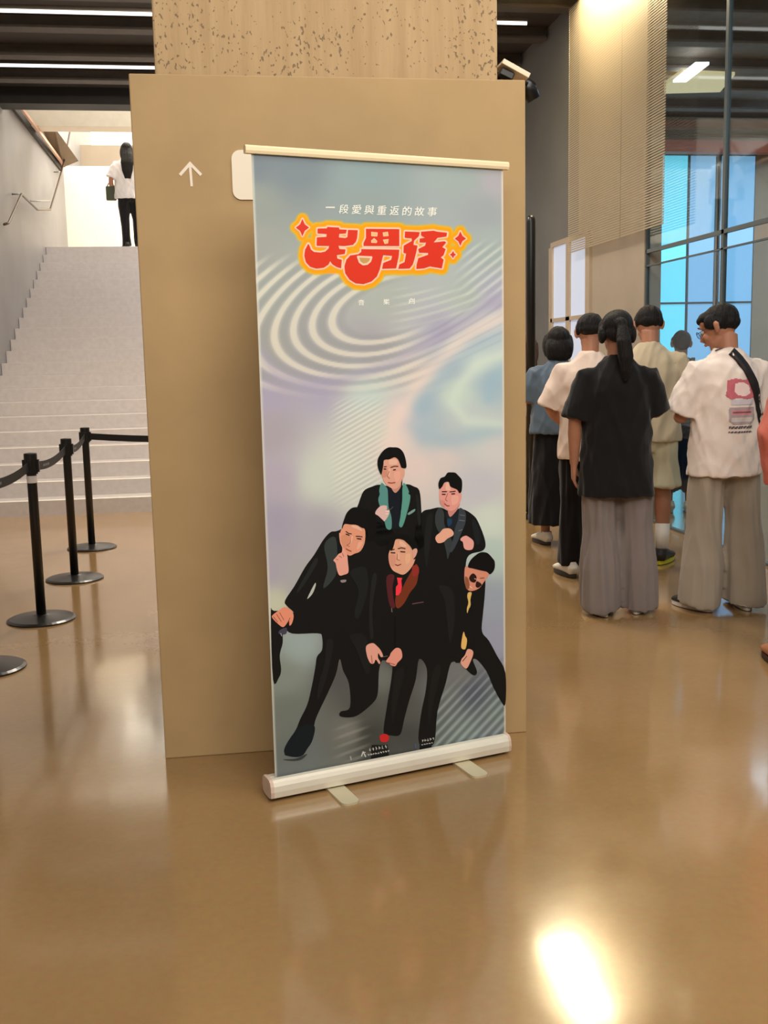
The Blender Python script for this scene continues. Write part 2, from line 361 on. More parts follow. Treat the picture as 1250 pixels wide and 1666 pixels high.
# slanting glowing panel, standing in for a ceiling lamp's reflection in the glass
def at_z(px, py, z): d = ray(px, py); return CAM+d*((z-HC)/d.z)
cpn = [at_z(x, y, 4.70) for x, y in ((1062, 153), (1172, 150), (1196, 122), (1112, 118))]
t = thing('ceiling_panel_lamp', sum(cpn, Vector())/4, 'cream panel and white bar standing in for a lamp reflected in the glass, upper right', 'lamp')
m_ = MB(); k = 4; m_.add(cpn+[v+Vector((0, 0, .05)) for v in cpn], [(0, 1, 2, 3), (7, 6, 5, 4)]+[(i, (i+1) % k, k+(i+1) % k, k+i) for i in range(k)]).build('panel', mat('cream_reflection_glow', (225, 205, 160), .6, emit=(225, 200, 150), estr=.75), t)
a, b = at_z(1106, 132, 4.66), at_z(1143, 103, 4.66); MB().bar(a, b, .16, .03).build('bar', mat('white_reflection_glow', (255, 250, 240), .5, emit=(255, 250, 240), estr=2.2), t)
for v in cpn: MB().tube([v+Vector((0, 0, .05)), Vector((v.x, v.y, ZC-.004))], .006, 6).build('hanger', STEEL, t)

# concrete column with its board cladding
CX0, CX1, CYF, CZT = -.2881, 1.0729, 3.7371, 2.386
colx0 = at_y(249, 60, CYF+.06).x; colx1 = at_y(810, 60, CYF+.06).x
cm = thing('concrete_column', ((colx0+colx1)/2, CYF+.65, 0), 'pitted board-formed concrete column rising from behind the smooth cladding', 'column')
MB().box((colx0, CYF+.06, 0), (colx1, CYF+1.24, ZC)).build('shaft', COLM, cm, bevel=.008)
cl = thing('column_cladding', ((CX0+CX1)/2, CYF, 0), 'smooth tan cement board casing around the foot of the column', 'cladding')
MB().box((CX0, CYF, 0), (CX1, CYF+.03, CZT)).build('panel', CLAD, cl, bevel=.004)
MB().box((CX0, CYF+.032, 0), (CX0+.03, CYF+1.3, CZT)).build('panel', CLAD, cl, bevel=.003)
MB().box((CX1-.03, CYF+.032, 0), (CX1, CYF+1.3, CZT)).build('panel', CLAD, cl, bevel=.003)
MB().box((CX0, CYF+1.302, 0), (CX1, CYF+1.33, CZT)).build('panel', CLAD, cl, bevel=.003)
# slanted bracket with a black lamp at the top right corner of the cladding
br = thing('bracket_spotlight', (CX1-.05, CYF+.2, CZT), 'small black lamp on a slanted cream bracket at the cladding corner', 'lamp')
P, Q = at_y(813, 105, CYF+.1), at_y(856, 129, CYF+.1)
MB().bar(P, Q, .10, .018).build('bracket', mat('cream_metal', (235, 215, 185), .4), br, bevel=.002)
P2, Q2 = at_y(813, 117, CYF+.08), at_y(834, 127, CYF+.08)
MB().bar(P2, Q2, .04, .026).build('slot', BLACK, br, bevel=.004)
c = at_y(860, 149, CYF+.3); lp = MB()
lp.tube([c+Vector((-.03, 0, .035)), c+Vector((.0, 0, .01)), c+Vector((.022, 0, -.03))], [.030, .034, .026], 16)
lp.build('lamp_head', BLACK, br, smooth=True)
MB().tube([Q+Vector((-.02, .02, 0)), c+Vector((0, 0, .03))], .006, 8).build('stem', BLACK, br)

# white arrow and sign plate on the cladding
WHITE = mat('white_sign_vinyl', (236, 224, 204), .5, emit=None)
yf = CYF-.0015
ar = MB(); pts = [(309, 262.5), (329, 283), (326, 286.5), (311.5, 271.5), (314, 303), (310, 303.5), (307.5, 272), (294.5, 286.5), (291, 283)]
fr_ = [at_y(x, y, yf) for x, y in pts]; k = len(fr_)
ar.add(fr_+[v+Vector((0, .0012, 0)) for v in fr_], [tuple(t) for t in tessellate_polygon([[Vector((v.x, v.z, 0)) for v in fr_]])]+[(i, (i+1) % k, k+(i+1) % k, k+i) for i in range(k)])
o = ar.build('arrow_sign', WHITE, origin=at_y(310, 285, yf)); tag(o, 'white upward arrow marked on the tan cladding left of the banner', 'sign')
pl = MB(); ctr = at_y(417, 285, CYF); hw, hh, rr = .082, .082, .03; ring = []
for k, (sx, sz) in enumerate(((1, 1), (-1, 1), (-1, -1), (1, -1))):
    for j in range(7):
        a = PI/2*k+PI/2*j/6; ring.append((ctr.x+sx*(hw-rr)+rr*math.cos(a), ctr.z+sz*(hh-rr)+rr*math.sin(a)))
nr = len(ring); pl.add([(x, CYF-.006, z) for x, z in ring]+[(x, CYF-.0005, z) for x, z in ring],
                       [tuple(reversed(range(nr)))]+[(i, (i+1) % nr, nr+(i+1) % nr, nr+i) for i in range(nr)]+[tuple(range(nr, 2*nr))])
o = pl.build('sign_plate', WHITE, origin=ctr); tag(o, 'white rounded sign plate on the cladding, half hidden behind the banner', 'sign')

# ceiling lamps
TUBE = mat('white_lamp_tube', (255, 255, 255), .5, emit=(255, 250, 240), estr=1.6)
def tube_lamp(Y, x0, x1, z, label):
    t = thing('tube_lamp', ((x0+x1)/2, Y, z), label, 'lamp', 'tube lamps across the dark ceiling')
    MB().box((x0, Y-.03, z+.015), (x1, Y+.03, z+.05)).build('housing', PURL, t)
    MB().tube([(x0, Y, z), (x1, Y, z)], .017, 8).build('tube', TUBE, t, smooth=True)
    for k in range(4):
        x = x0+.2+(x1-x0-.4)*k/3; MB().tube([(x, Y, z+.04), (x, Y, ZC-.02)], .006, 6).build('hanger', STEEL, t)
tube_lamp(10.75, -2.5, 3.1, at_y(120, 20, 10.75).z, 'long white tube lamp on the ceiling, nearer one above the left hall')
tube_lamp(12.7, -2.5, 3.1, at_y(120, 108, 12.7).z, 'long white tube lamp on the ceiling, farther one before the dark beam')
wz = thing('wall_washer', (3.16, 9.3, 4.75), 'warm square ceiling lamp above the perforated screen, before the right wall', 'lamp')
MB().box((2.92, 8.57, 4.735), (3.385, 10.03, ZC-.13)).build('housing', BLACK, wz)
MB().tube([(3.16, 9.3, ZC-.13), (3.16, 9.3, ZC-.0)], .02, 8).build('stem', BLACK, wz)
MB().box((2.94, 8.60, 4.728), (3.37, 10.0, 4.735)).build('diffuser', mat('warm_diffuser', (255, 230, 180), .5, emit=(255, 222, 150), estr=8), wz)

# black floor post beyond the cladding
pb = at_floor(861, 842); ph = at_y(864, 350, pb.y).z
po = thing('floor_post', (pb.x, pb.y, 0), 'tall black floor post standing just past the right edge of the cladding', 'post')
xp = at_y(864, 450, pb.y).x
po.location.x = xp
MB().lathe((xp, pb.y, .025), [(.040, 0), (.040, ph-.08), (.036, ph-.05), (.022, ph-.03)], 20).build('shaft', BLACK, po, smooth=True)
MB().lathe((xp, pb.y, 0), [(.14, 0), (.14, .012), (.05, .03)], 24).build('base', BLACK, po)

# queue barriers
BELT = mat('black_webbing', (22, 22, 26), .6, bump=.1, bscale=300)
GREYP = mat('grey_belt_print', (120, 120, 125), .6)
posts = [at_floor(-24, 1088), at_floor(68, 1008), at_floor(122, 942), at_floor(150, 891.5), Vector((.55, 8.1, 0))]
labs = ['black queue post off the left edge, only its round base showing', 'nearest full black queue post at left with a small white tag below its head',
        'middle black queue post of the three in front of the stairs', 'farthest black queue post, its belt running right behind the column', 'black queue post hidden behind the clad column']
for i, p in enumerate(posts):
    t = thing('queue_post', p, labs[i], 'queue barrier', 'black belt barriers before the stairs')
    MB().lathe(p, [(.19, 0), (.19, .008), (.175, .016), (.05, .03), (.034, .034)], 40).build('base', mat('black_base', (26, 24, 22), .3), t, smooth=False)
    MB().lathe(p, [(.027, .03), (.027, .84), (.027, .86)], 20).build('post', BLACK, t, smooth=True)
    h = MB().lathe(p, [(.036, .835), (.036, .945), (.034, .95), (.01, .953)], 20)
    h.box((p.x-.012, p.y-.045, .845), (p.x+.012, p.y+.045, .915)).box((p.x-.045, p.y-.012, .845), (p.x+.045, p.y+.012, .915)).build('head', BLACK, t)
    if i == 1:
        MB().lathe(p, [(.0282, .785), (.0282, .825)], 20).build('tag', mat('white_tag', (225, 220, 215), .5), t)
    if i < 4:
        q = posts[i+1]; d = (q-p).normalized(); a = p+d*.04; b = q-d*.04; bm = MB(); vs = []; K = 10
        nrm = Vector((d.y, -d.x, 0))*.0012
        for k in range(K+1):
            u = k/K; c = a.lerp(b, u); sag = -.035*4*u*(1-u)
            for z in (.905, .855): vs += [c+Vector((0, 0, z+sag))-nrm, c+Vector((0, 0, z+sag))+nrm]
        fs = []
        for k in range(K):
            o_ = k*4; fs += [(o_, o_+4, o_+6, o_+2), (o_+1, o_+3, o_+7, o_+5), (o_, o_+1, o_+5, o_+4), (o_+2, o_+6, o_+7, o_+3)]
        fs += [(0, 2, 3, 1), (K*4, K*4+1, K*4+3, K*4+2)]
        belt = bm.add(vs, fs).build('belt', BELT, t)
        pm = MB()
        for u in ([.3, .36, .42] if i < 3 else [.55]):
            c = a.lerp(b, u)+Vector((0, 0, .88-.035*4*u*(1-u))); L_ = .05
            for s_ in (-1, 1):
                e = nrm*1.6*s_; pm.add([c+e-d*L_/2+Vector((0, 0, -.007)), c+e+d*L_/2+Vector((0, 0, -.007)), c+e+d*L_/2+Vector((0, 0, .007)), c+e-d*L_/2+Vector((0, 0, .007))], [(0, 1, 2, 3)])
        pm.build('print', GREYP, belt)
# ------------------------------------------------------------ roll-up banner
BX, BY, BA, BW, BH = .0781, 3.2712, .2845, .9109, 2.0638
BU = Vector((math.cos(BA), math.sin(BA), 0)); BN = Vector((math.sin(BA), -math.cos(BA), 0)); BZ = Vector((0, 0, 1))
B0 = Vector((BX, BY, 0)); S0 = B0-BN*.040     # sheet plane
def on_banner(px, py, off=0.):
    d = ray(px, py); P0 = S0+BN*off; t = (P0-CAM).dot(BN)/d.dot(BN); return CAM+d*t
ban = thing('roll_up_banner', B0+BU*BW/2-BN*.04, 'tall silver-framed roll-up banner printed with five suited men under a red title', 'banner')
# housing with a rounded front, lofted along its length
prof = [(.000, .014), (.003, .034), (.000, .052), (-.006, .064), (-.016, .070), (-.032, .071), (-.034, .064), (-.046, .064), (-.048, .071), (-.072, .070), (-.084, .060), (-.088, .036), (-.084, .014), (-.06, .008), (-.02, .008)]
def housing(mb, a, b, prof):
    vs = []
    for t in (a, b):
        for dn, z in prof: vs.append(B0+BU*t+BN*dn+BZ*z)
    k = len(prof); fs = [(i, (i+1) % k, k+(i+1) % k, k+i) for i in range(k)]+[tuple(reversed(range(k))), tuple(range(k, 2*k))]
    return mb.add(vs, fs)
hs = housing(MB(), .012, BW-.006, prof).build('housing', ALU, ban)
ENDC = mat('pinkish_end_cap', (214, 190, 172), .45)
pe = [(dn*1.02+.001, z*1.03) for dn, z in prof if not (dn, z) in ((-.034, .064), (-.046, .064))]
housing(MB(), 0, .012, pe).build('end_cap', ENDC, ban, bevel=.001)
housing(MB(), BW-.006, BW+.003, pe).build('end_cap', ENDC, ban, bevel=.001)
sl = MB(); vs = [B0+BU*t+BN*dn+BZ*z for t in (.013, BW-.007) for dn, z in ((-.034, .0655), (-.046, .0655), (-.046, .0645), (-.034, .0645))]
sl.add(vs, [(0, 1, 5, 4), (1, 2, 6, 5), (2, 3, 7, 6), (3, 0, 4, 7), (0, 3, 2, 1), (4, 5, 6, 7)]).build('slot', BLACK, ban)
for (x, y) in ((546, 1290), (752, 1247)):
    c = at_floor(x, y); c = c-BN*((c-B0).dot(BN)) ; c = B0+BU*((c-B0).dot(BU))
    fm = MB(); ring = []
    w2, Lf, Lb, r = .031, .135, -.20, .022
    for k, (sx, sy_) in enumerate(((1, 1), (-1, 1), (-1, -1), (1, -1))):
        for j in range(5):
            a = PI/2*k+PI/8*j; ux = sx*(w2-r)+r*math.cos(a); vy = (Lf-r if sy_ > 0 else Lb+r)+r*math.sin(a)
            ring.append(c+BU*(ux+.012)+BN*vy)
    k = len(ring); fm.add([p+BZ*.0075 for p in ring]+[p for p in ring], [tuple(range(k)), tuple(reversed(range(k, 2*k)))]+[(i, k+i, k+(i+1) % k, (i+1) % k) for i in range(k)])
    fm.build('foot', mat('silver_foot', (205, 196, 165), .4, metal=.2), ban)
# pole behind the sheet
pc = B0+BU*(BW*.5)-BN*.060
topz = on_banner(612, 258).z
MB().tube([pc+BZ*.06, pc+BZ*topz], .010, 10).build('pole', ALU, ban, smooth=True)
# top rail
TL, TR, BRc, BLc = on_banner(397.5, 244.5), on_banner(826, 268.5), on_banner(826, 275), on_banner(397.5, 251)
zt = (on_banner(398, 237).z+on_banner(826, 263).z)/2; zb_ = (on_banner(398, 251).z+on_banner(826, 275).z)/2
ua = (on_banner(398, 244)-S0).dot(BU); ub = (on_banner(826, 268)-S0).dot(BU)
rl = MB(); vs = []
rp = [(.009, zb_), (.012, zb_+.008), (.012, zt-.006), (.006, zt), (-.008, zt), (-.012, zt-.006), (-.012, zb_+.004), (-.008, zb_)]
for t in (ua, ub):
    for dn, z in rp: vs.append(S0+BU*t+BN*dn+BZ*z)
k = len(rp); rl.add(vs, [(i, (i+1) % k, k+(i+1) % k, k+i) for i in range(k)]+[tuple(reversed(range(k))), tuple(range(k, 2*k))])
rl.build('top_rail', mat('cream_rail', (246, 226, 186), .45), ban)
# the printed sheet: a fine grid whose print colours are stored per vertex
u0 = (on_banner(409, 260).x-S0.x)/BU.x; u0 = ((on_banner(409, 260)-S0).dot(BU)+(on_banner(448, 1270)-S0).dot(BU))/2
u1 = ((on_banner(819, 280)-S0).dot(BU)+(on_banner(823, 1200)-S0).dot(BU))/2
z0s, z1s = .0655, (zt+zb_)/2
NU, NV = 190, 470
U, V = np.meshgrid(np.linspace(u0, u1, NU), np.linspace(z0s, z1s, NV))
off = .0003
PX = np.array(S0)[None, None]+U[..., None]*np.array(BU)+V[..., None]*np.array(BZ)
d = PX-np.array(CAM); zz = d @ np.array(FW)
X = 625+FPX*(d @ np.array(RT))/zz; Y = 833-FPX*(d @ np.array(UP))/zz   # the artwork was measured from the photograph
CP = np.array([(415,265,118,131,140),(480,270,120,134,143),(600,290,135,155,160),(750,290,150,165,165),(810,300,165,165,172),(415,330,142,152,148),(600,330,140,155,155),(790,340,150,160,165),
(415,400,152,158,155),(800,400,158,172,172),(430,470,165,175,170),(620,480,165,174,170),(760,480,165,178,174),(430,560,165,166,162),(520,580,160,162,165),(600,560,160,160,168),(720,540,160,160,182),(800,480,168,170,190),
(440,640,165,160,182),(440,700,165,160,170),(520,630,165,162,185),(600,640,188,205,202),(680,610,208,200,195),(740,560,202,212,204),(800,530,195,205,205),(620,700,202,205,195),(660,680,225,202,200),(640,720,222,205,200),(700,690,165,185,195),(690,660,158,180,195),(730,600,165,182,192),
(740,640,190,210,200),(800,620,155,180,195),(780,590,190,208,204),(780,700,185,200,200),(720,720,180,190,195),(800,730,200,200,200),(450,780,172,165,182),(520,780,195,205,195),(560,760,200,208,198),(590,800,195,200,195),(680,760,215,200,195),(720,740,210,198,195),
(780,790,188,188,198),(800,850,200,212,202),(450,850,160,155,175),(520,860,165,165,175),(440,930,165,160,175),(450,980,190,194,172),(480,950,165,165,170),(800,900,175,195,190),(800,980,150,160,175),(810,1040,150,155,175),
(490,1050,150,166,166),(460,1100,128,138,130),(470,1160,110,118,112),(500,1230,105,112,112),(560,1100,84,84,84),(570,1190,118,120,114),(550,1250,106,110,105),(620,1100,110,115,110),(600,1195,62,64,60),(610,1215,68,70,66),(655,1150,84,86,84),(665,1200,70,72,70),(655,1070,75,75,75),(650,1050,60,60,60),
(730,1130,115,120,120),(750,1100,115,118,118),(770,1128,80,84,104),(810,1160,120,135,135),(760,1190,125,140,140),(720,1225,112,120,112),(800,1200,118,123,130),(590,1150,80,82,78),(600,1060,90,92,90)], float)
flatX, flatY = X.ravel(), Y.ravel(); acc = np.zeros((flatX.size, 3)); ws = np.zeros(flatX.size)
for x, y, r, g, b_ in CP:
    w_ = 1/((flatX-x)**2+(flatY-y)**2+180)**1.7; acc += w_[:, None]*np.array((r, g, b_)); ws += w_
C = (acc/ws[:, None])
def sm(e0, e1, v): t = np.clip((v-e0)/(e1-e0), 0, 1); return t*t*(3-2*t)
def mixc(C, col, m): return C*(1-m[:, None])+np.array(col, float)*m[:, None]
# nested arcs at left
a_ = math.radians(-17); xr = (flatX-668)*math.cos(a_)+(flatY-492)*math.sin(a_); yr = -(flatX-668)*math.sin(a_)+(flatY-492)*math.cos(a_)
rho = np.sqrt(xr**2+(yr/.40)**2)+18*np.sin(xr/60.); ph = (rho-118)/41*2*PI
left = sm(40, -60, xr)*sm(405, 450, flatY)*sm(655, 600, flatY)*sm(80, 110, rho)
s_ = np.cos(ph); C = mixc(C, (216, 213, 197), .75*left*sm(.05, .75, s_)); C = mixc(C, (146, 150, 150), .6*left*sm(-.05, -.7, s_))
low = sm(-80, 60, xr)*sm(20, 50, yr)*sm(110, 160, rho)*sm(330, 260, rho); s2 = np.cos((rho-118)/26*2*PI)
C = mixc(C, (142, 140, 165), .45*low*sm(0, 1, s2)); C = mixc(C, (190, 190, 205), .25*low*sm(0, 1, -s2))
# arcs under the title and at right
rt = sm(625, 665, flatX)*sm(800, 760, flatX)*sm(462, 478, flatY)*sm(545, 515, flatY+(flatX-660)*.2); s3 = np.cos((flatY+.20*(flatX-660)+.0009*(flatX-660)**2)/13*2*PI); C = mixc(C, (205, 212, 200), .4*rt*sm(0, .9, s3))
d4 = (flatX*math.sin(math.radians(38))+flatY*math.cos(math.radians(38))); m4 = sm(730, 780, flatX)*sm(385, 410, flatY)*sm(500, 465, flatY); s4 = np.cos(d4/13*2*PI)
C = mixc(C, (208, 218, 208), .5*m4*sm(0, 1, s4)); C = mixc(C, (135, 155, 160), .3*m4*sm(0, 1, -s4))
# cream ribbon and blue swirl
def ribbon(C, pts, wdt, col, amt):
    dm = np.full(flatX.size, 1e9)
    for (x0, y0), (x1, y1) in zip(pts[:-1], pts[1:]):
        L2 = (x1-x0)**2+(y1-y0)**2; t = np.clip(((flatX-x0)*(x1-x0)+(flatY-y0)*(y1-y0))/L2, 0, 1)
        dm = np.minimum(dm, np.hypot(flatX-x0-t*(x1-x0), flatY-y0-t*(y1-y0)))
    return mixc(C, col, amt*np.exp(-(dm/wdt)**2))
C = ribbon(C, [(823, 515), (770, 540), (720, 585), (680, 630), (640, 690), (625, 760)], 13, (224, 208, 200), .7)
C = ribbon(C, [(823, 540), (770, 565), (725, 605), (690, 650), (672, 690), (690, 712), (740, 715), (790, 702), (823, 695)], 15, (150, 178, 196), .5)
C = ribbon(C, [(823, 575), (780, 590), (750, 625), (735, 655), (760, 685), (820, 690)], 9, (200, 216, 206), .7)
C = ribbon(C, [(823, 600), (800, 620), (795, 650)], 9, (150, 182, 200), .5)
C = ribbon(C, [(418, 560), (450, 610), (500, 628), (560, 618), (640, 590), (720, 545), (823, 480)], 10, (158, 154, 182), .45)
# fine diagonals
d5 = flatX*math.sin(math.radians(30))+flatY*math.cos(math.radians(30)); s5 = np.cos(d5/7.2*2*PI)
m5 = sm(530, 560, flatX)*sm(640, 600, flatX)*sm(640, 665, flatY)*sm(835, 790, flatY)*sm(-80, 0, flatY-700+ (flatX-560)*-.2+60)
C = mixc(C, (226, 228, 218), .55*m5*sm(0, 1, s5)); C = mixc(C, (165, 178, 172), .4*m5*sm(0, 1, -s5))
# floor stripes at the lower right and a little at the lower left
d6 = flatX*math.sin(math.radians(47))+flatY*math.cos(math.radians(47)); s6 = np.cos(d6/11.5*2*PI)
m6 = sm(695, 715, flatX)*sm(1085, 1135, flatY+(flatX-760)*.45)
C = mixc(C, (160, 176, 174), .6*m6*sm(0, 1, s6)); C = mixc(C, (86, 96, 98), .55*m6*sm(0, 1, -s6))
d7 = flatX*math.sin(math.radians(20))+flatY*math.cos(math.radians(20)); m7 = sm(535, 560, flatX)*sm(610, 585, flatX)*sm(1165, 1190, flatY)*sm(1250, 1230, flatY)
C = mixc(C, (150, 150, 142), .45*m7*sm(0, 1, np.cos(d7/14*2*PI)))
P1 = [(222,242),(281,240),(284,231),(358,235),(362,247),(408,249),(403,272),(360,275),(358,298),(398,302),(412,296),(416,250),(478,252),(474,300),(466,325),(448,345),(395,352),(355,350),(362,372),(400,374),(396,402),(345,410),(348,432),(376,440),(372,494),(345,486),(318,470),(302,448),(292,470),(262,490),(215,496),(175,484),(148,455),(138,415),(143,375),(163,338),(172,352),(180,375),(200,390),(240,394),(270,388),(292,368),(296,352),(216,350),(218,298),(278,294),(280,276),(222,272)]
P2 = [(530,243),(742,245),(742,352),(515,352),(514,335),(530,300)]
P3 = [(500,372),(742,376),(738,420),(722,494),(632,497),(640,460),(690,440),(696,415),(640,410),(632,440),(618,500),(600,545),(565,578),(515,594),(465,590),(425,565),(398,525),(393,480),(405,440),(430,412),(480,405),(500,390)]
P4 = [(778,260),(872,264),(866,290),(836,318),(832,345),(858,350),(850,390),(840,430),(828,470),(808,495),(735,497),(742,470),(775,455),(785,400),(768,395),(770,350),(790,338),(822,320),(820,303),(776,300)]
P5 = [(880,262),(960,255),(985,262),(1046,268),(1042,292),(985,300),(960,330),(1030,322),(1040,330),(1015,360),(1036,372),(1024,410),(1006,425),(1024,440),(1012,495),(985,490),(935,482),(900,494),(850,498),(852,470),(862,430),(925,408),(925,396),(868,395),(862,372),(905,350),(912,330),(870,330),(872,305),(905,300),(880,285)]
def star(cx, cy_, a, b):
    out = []
    for i in range(4):
        for t in (0, .5):
            an = PI/2*(i+t); k = 1 if t == 0 else .52
            out.append((cx+a*k*math.cos(an), cy_+b*k*math.sin(an)))
    return out
ST = [star(126, 235, 42, 55), star(1130, 305, 36, 46), star(1083, 407, 20, 24)]
# orange glow printed round the title
def segdist(P):
    dm = np.full(flatX.size, 1e9); P = [(460+x/3.906, 310+y/3.906) for x, y in P]
    for (x0, y0), (x1, y1) in zip(P, P[1:]+P[:1]):
        L2 = (x1-x0)**2+(y1-y0)**2+1e-9; t = np.clip(((flatX-x0)*(x1-x0)+(flatY-y0)*(y1-y0))/L2, 0, 1)
        dm = np.minimum(dm, np.hypot(flatX-x0-t*(x1-x0), flatY-y0-t*(y1-y0)))
    return dm
dg_ = np.full(flatX.size, 1e9)
for P in (P1, P2, P3, P4, P5, [(300, 300), (1000, 300), (1000, 470), (300, 440)]): dg_ = np.minimum(dg_, segdist(P))
dg_[(flatX > 530) & (flatX < 722) & (flatY > 376) & (flatY < 432)] = 0
for P in ST: dg_ = np.minimum(dg_, segdist(P)+1.2)
for P in (P3, P1): dg_ = np.where((flatX > 505) & (flatX < 610) & (flatY > 400) & (flatY < 445), np.minimum(dg_, segdist(P)*.5), dg_)
C = mixc(C, (196, 178, 40), sm(12.5, 9.5, dg_)*.9); C = mixc(C, (252, 156, 14), sm(10.5, 7.0, dg_))
# the pale edge strip of the film
C = mixc(C, (205, 206, 196), sm(u0+.010, u0+.003, U.ravel())*.7); C = mixc(C, (214, 205, 190), sm(u1-.010, u1-.003, U.ravel())*.8)
C = np.clip(C*1.07, 0, 255)/255; CL = np.where(C <= .04045, C/12.92, ((C+.055)/1.055)**2.4)
me = bpy.data.meshes.new('sheet'); vv = PX.reshape(-1, 3)+np.array(BN)*0
bk = vv-np.array(BN)*.0005
idx = np.arange(NU*NV).reshape(NV, NU); q = np.stack([idx[:-1, :-1], idx[:-1, 1:], idx[1:, 1:], idx[1:, :-1]], -1).reshape(-1, 4)
corn = [0, NU-1, NU*NV-1, NU*(NV-1)]; nb = NU*NV
allv = np.vstack([vv-np.array(ban.location), bk[corn]-np.array(ban.location)])
me.from_pydata(allv.tolist(), [], q.tolist()+[(nb+3, nb+2, nb+1, nb)])
ca = me.color_attributes.new('print', 'FLOAT_COLOR', 'POINT'); buf = np.ones((nb+4, 4), np.float32); buf[:nb, :3] = CL; buf[nb:, :3] = .6; ca.data.foreach_set('color', buf.ravel())
me.materials.append(mat('printed_film', (200, 200, 200), .5, attr='print', spec=.25)); me.update()
sheet = bpy.data.objects.new('printed_sheet', me); COL.objects.link(sheet); sheet.parent = ban

# --- vector print: shapes measured in photo pixels, laid on the sheet as flat ink layers
def crop(ox, oy, s): return lambda pts: [(ox+x/s, oy+y/s) for x, y in pts]
K = crop(420, 700, 2.688); LG = crop(460, 310, 3.906); F1 = crop(530, 810, 11.11); F2 = crop(600, 720, 11.9); F3 = crop(690, 760, 10.41); F4 = crop(610, 860, 10.41); F5 = crop(730, 880, 7.57)
H4 = crop(570, 1020, 9.61); C3 = crop(430, 980, 5.95); C2 = crop(600, 720, 5.435); ID = lambda p: p
def spl(pts, n=4):
    out = []; k = len(pts)
    for i in range(k):
        p0, p1, p2, p3 = [np.array(pts[(i+j) % k], float) for j in (-1, 0, 1, 2)]
        for t in np.linspace(0, 1, n, endpoint=False):
            out.append(tuple(.5*((2*p1)+(p2-p0)*t+(2*p0-5*p1+4*p2-p3)*t*t+(-p0+3*p1-3*p2+p3)*t**3)))
    return out
LAY = .00022
class Ink(MB):
    def __init__(s): super().__init__(); s.cols = []; s.k = 0
    def up(s): s.k += 1; return s.k*1.0e-6      # no two flats of ink share a plane
    def ci(s, rgb):
        if rgb not in s.cols: s.cols.append(rgb)
        return s.cols.index(rgb)
    def poly(s, pts, rgb, lay, smooth=True, fr=ID):
        pts = fr(pts); pts = spl(pts) if smooth else pts
        o = .0004+lay*LAY+s.up(); v = [on_banner(x, y, o) for x, y in pts]
        loc = [Vector(((p-S0).dot(BU), p.z, 0)) for p in v]
        tr = tessellate_polygon([loc]); s.add(v, [tuple(t) for t in tr], s.ci(rgb)); return s
    def stroke(s, pts, r, rgb, lay, closed=True, fr=ID, smooth=False, n=8):
        pts = fr(pts); pts = spl(pts) if smooth and closed else pts
        m = s.ci(rgb); k = len(pts)
        for i in range(k if closed else k-1):
            (x0, y0), (x1, y1) = pts[i], pts[(i+1) % k]; L_ = math.hypot(x1-x0, y1-y0) or 1; nx, ny = -(y1-y0)/L_*r, (x1-x0)/L_*r
            o = .0004+lay*LAY+s.up()
            s.add([on_banner(x0+nx, y0+ny, o), on_banner(x1+nx, y1+ny, o), on_banner(x1-nx, y1-ny, o), on_banner(x0-nx, y0-ny, o)], [(0, 1, 2, 3)], m)
        for i in range(k):
            o = .0004+lay*LAY+s.up(); x, y = pts[i]; s.add([on_banner(x+r*math.cos(2*PI*j/n), y-r*math.sin(2*PI*j/n), o) for j in range(n)], [tuple(range(n))], m)
        return s
    def out(s, name, label=None):
        ms = [mat('ink_%02x%02x%02x' % c, c, .5, spec=.25) for c in s.cols]
        o = s.build(name, ms, sheet); o.location = -pw(sheet)
        if label: o['label'] = label
        return o
RED, CRM, ORA, YEL = (222, 56, 34), (246, 206, 180), (252, 152, 12), (206, 176, 30)
ttl = Ink()
for P in (P1, P2, P3, P4, P5): ttl.stroke(P, 2.7, CRM, 0, fr=LG, n=6); ttl.poly(P, RED, 3, False, LG)
for P in ST: ttl.stroke(P, 2.2, CRM, 0, fr=LG, n=6); ttl.poly(P, (222, 58, 42), 3, False, LG)
for h in ([(565,264),(602,268),(600,290),(565,288)], [(638,268),(668,264),(672,288),(642,290)], [(565,318),(582,304),(600,322),(596,332),(565,330)], [(640,314),(672,310),(668,334),(650,338)]):
    ttl.poly(h, (250, 190, 120), 4, False, LG); ttl.stroke(h, .5, CRM, 5, fr=LG)
hole = [(478,420),(565,424),(556,450),(538,466),(512,470),(490,455)]
ttl.poly(hole, (200, 160, 92), 4, False, LG); ttl.stroke(hole, 1.6, CRM, 5, fr=LG)
ttl.out('printed_title', 'red title lettering with cream outline and orange glow')

def cjk(text, x, y, wdt, hgt, rgb, shear, name, lay=2, dy=0., bold=.0):
    """lettering: text baseline-left at photo pixel x, y; dy = rise per pixel"""
    cu = bpy.data.curves.new('lettering', 'FONT'); cu.body = text; cu.size = 1.0; cu.shear = shear; cu.offset = bold; cu.resolution_u = 2
    to = bpy.data.objects.new('tmp', cu); COL.objects.link(to); dg = bpy.context.evaluated_depsgraph_get(); m = bpy.data.meshes.new_from_object(to.evaluated_get(dg))
    vs = [tuple(v.co) for v in m.vertices]; fs = [tuple(p.vertices) for p in m.polygons]
    bpy.data.objects.remove(to)
    if not vs: return None
    x0 = min(v[0] for v in vs); x1 = max(v[0] for v in vs); y0 = min(v[1] for v in vs); y1 = max(v[1] for v in vs)
    ink = Ink(); mi = ink.ci(rgb)
    ink.add([on_banner(x+(v[0]-x0)/(x1-x0)*wdt, y-(v[1]-y0)/(y1-y0)*hgt+dy*(v[0]-x0)/(x1-x0)*wdt, .0004+lay*LAY) for v in vs], fs, mi)
    return ink.out(name)
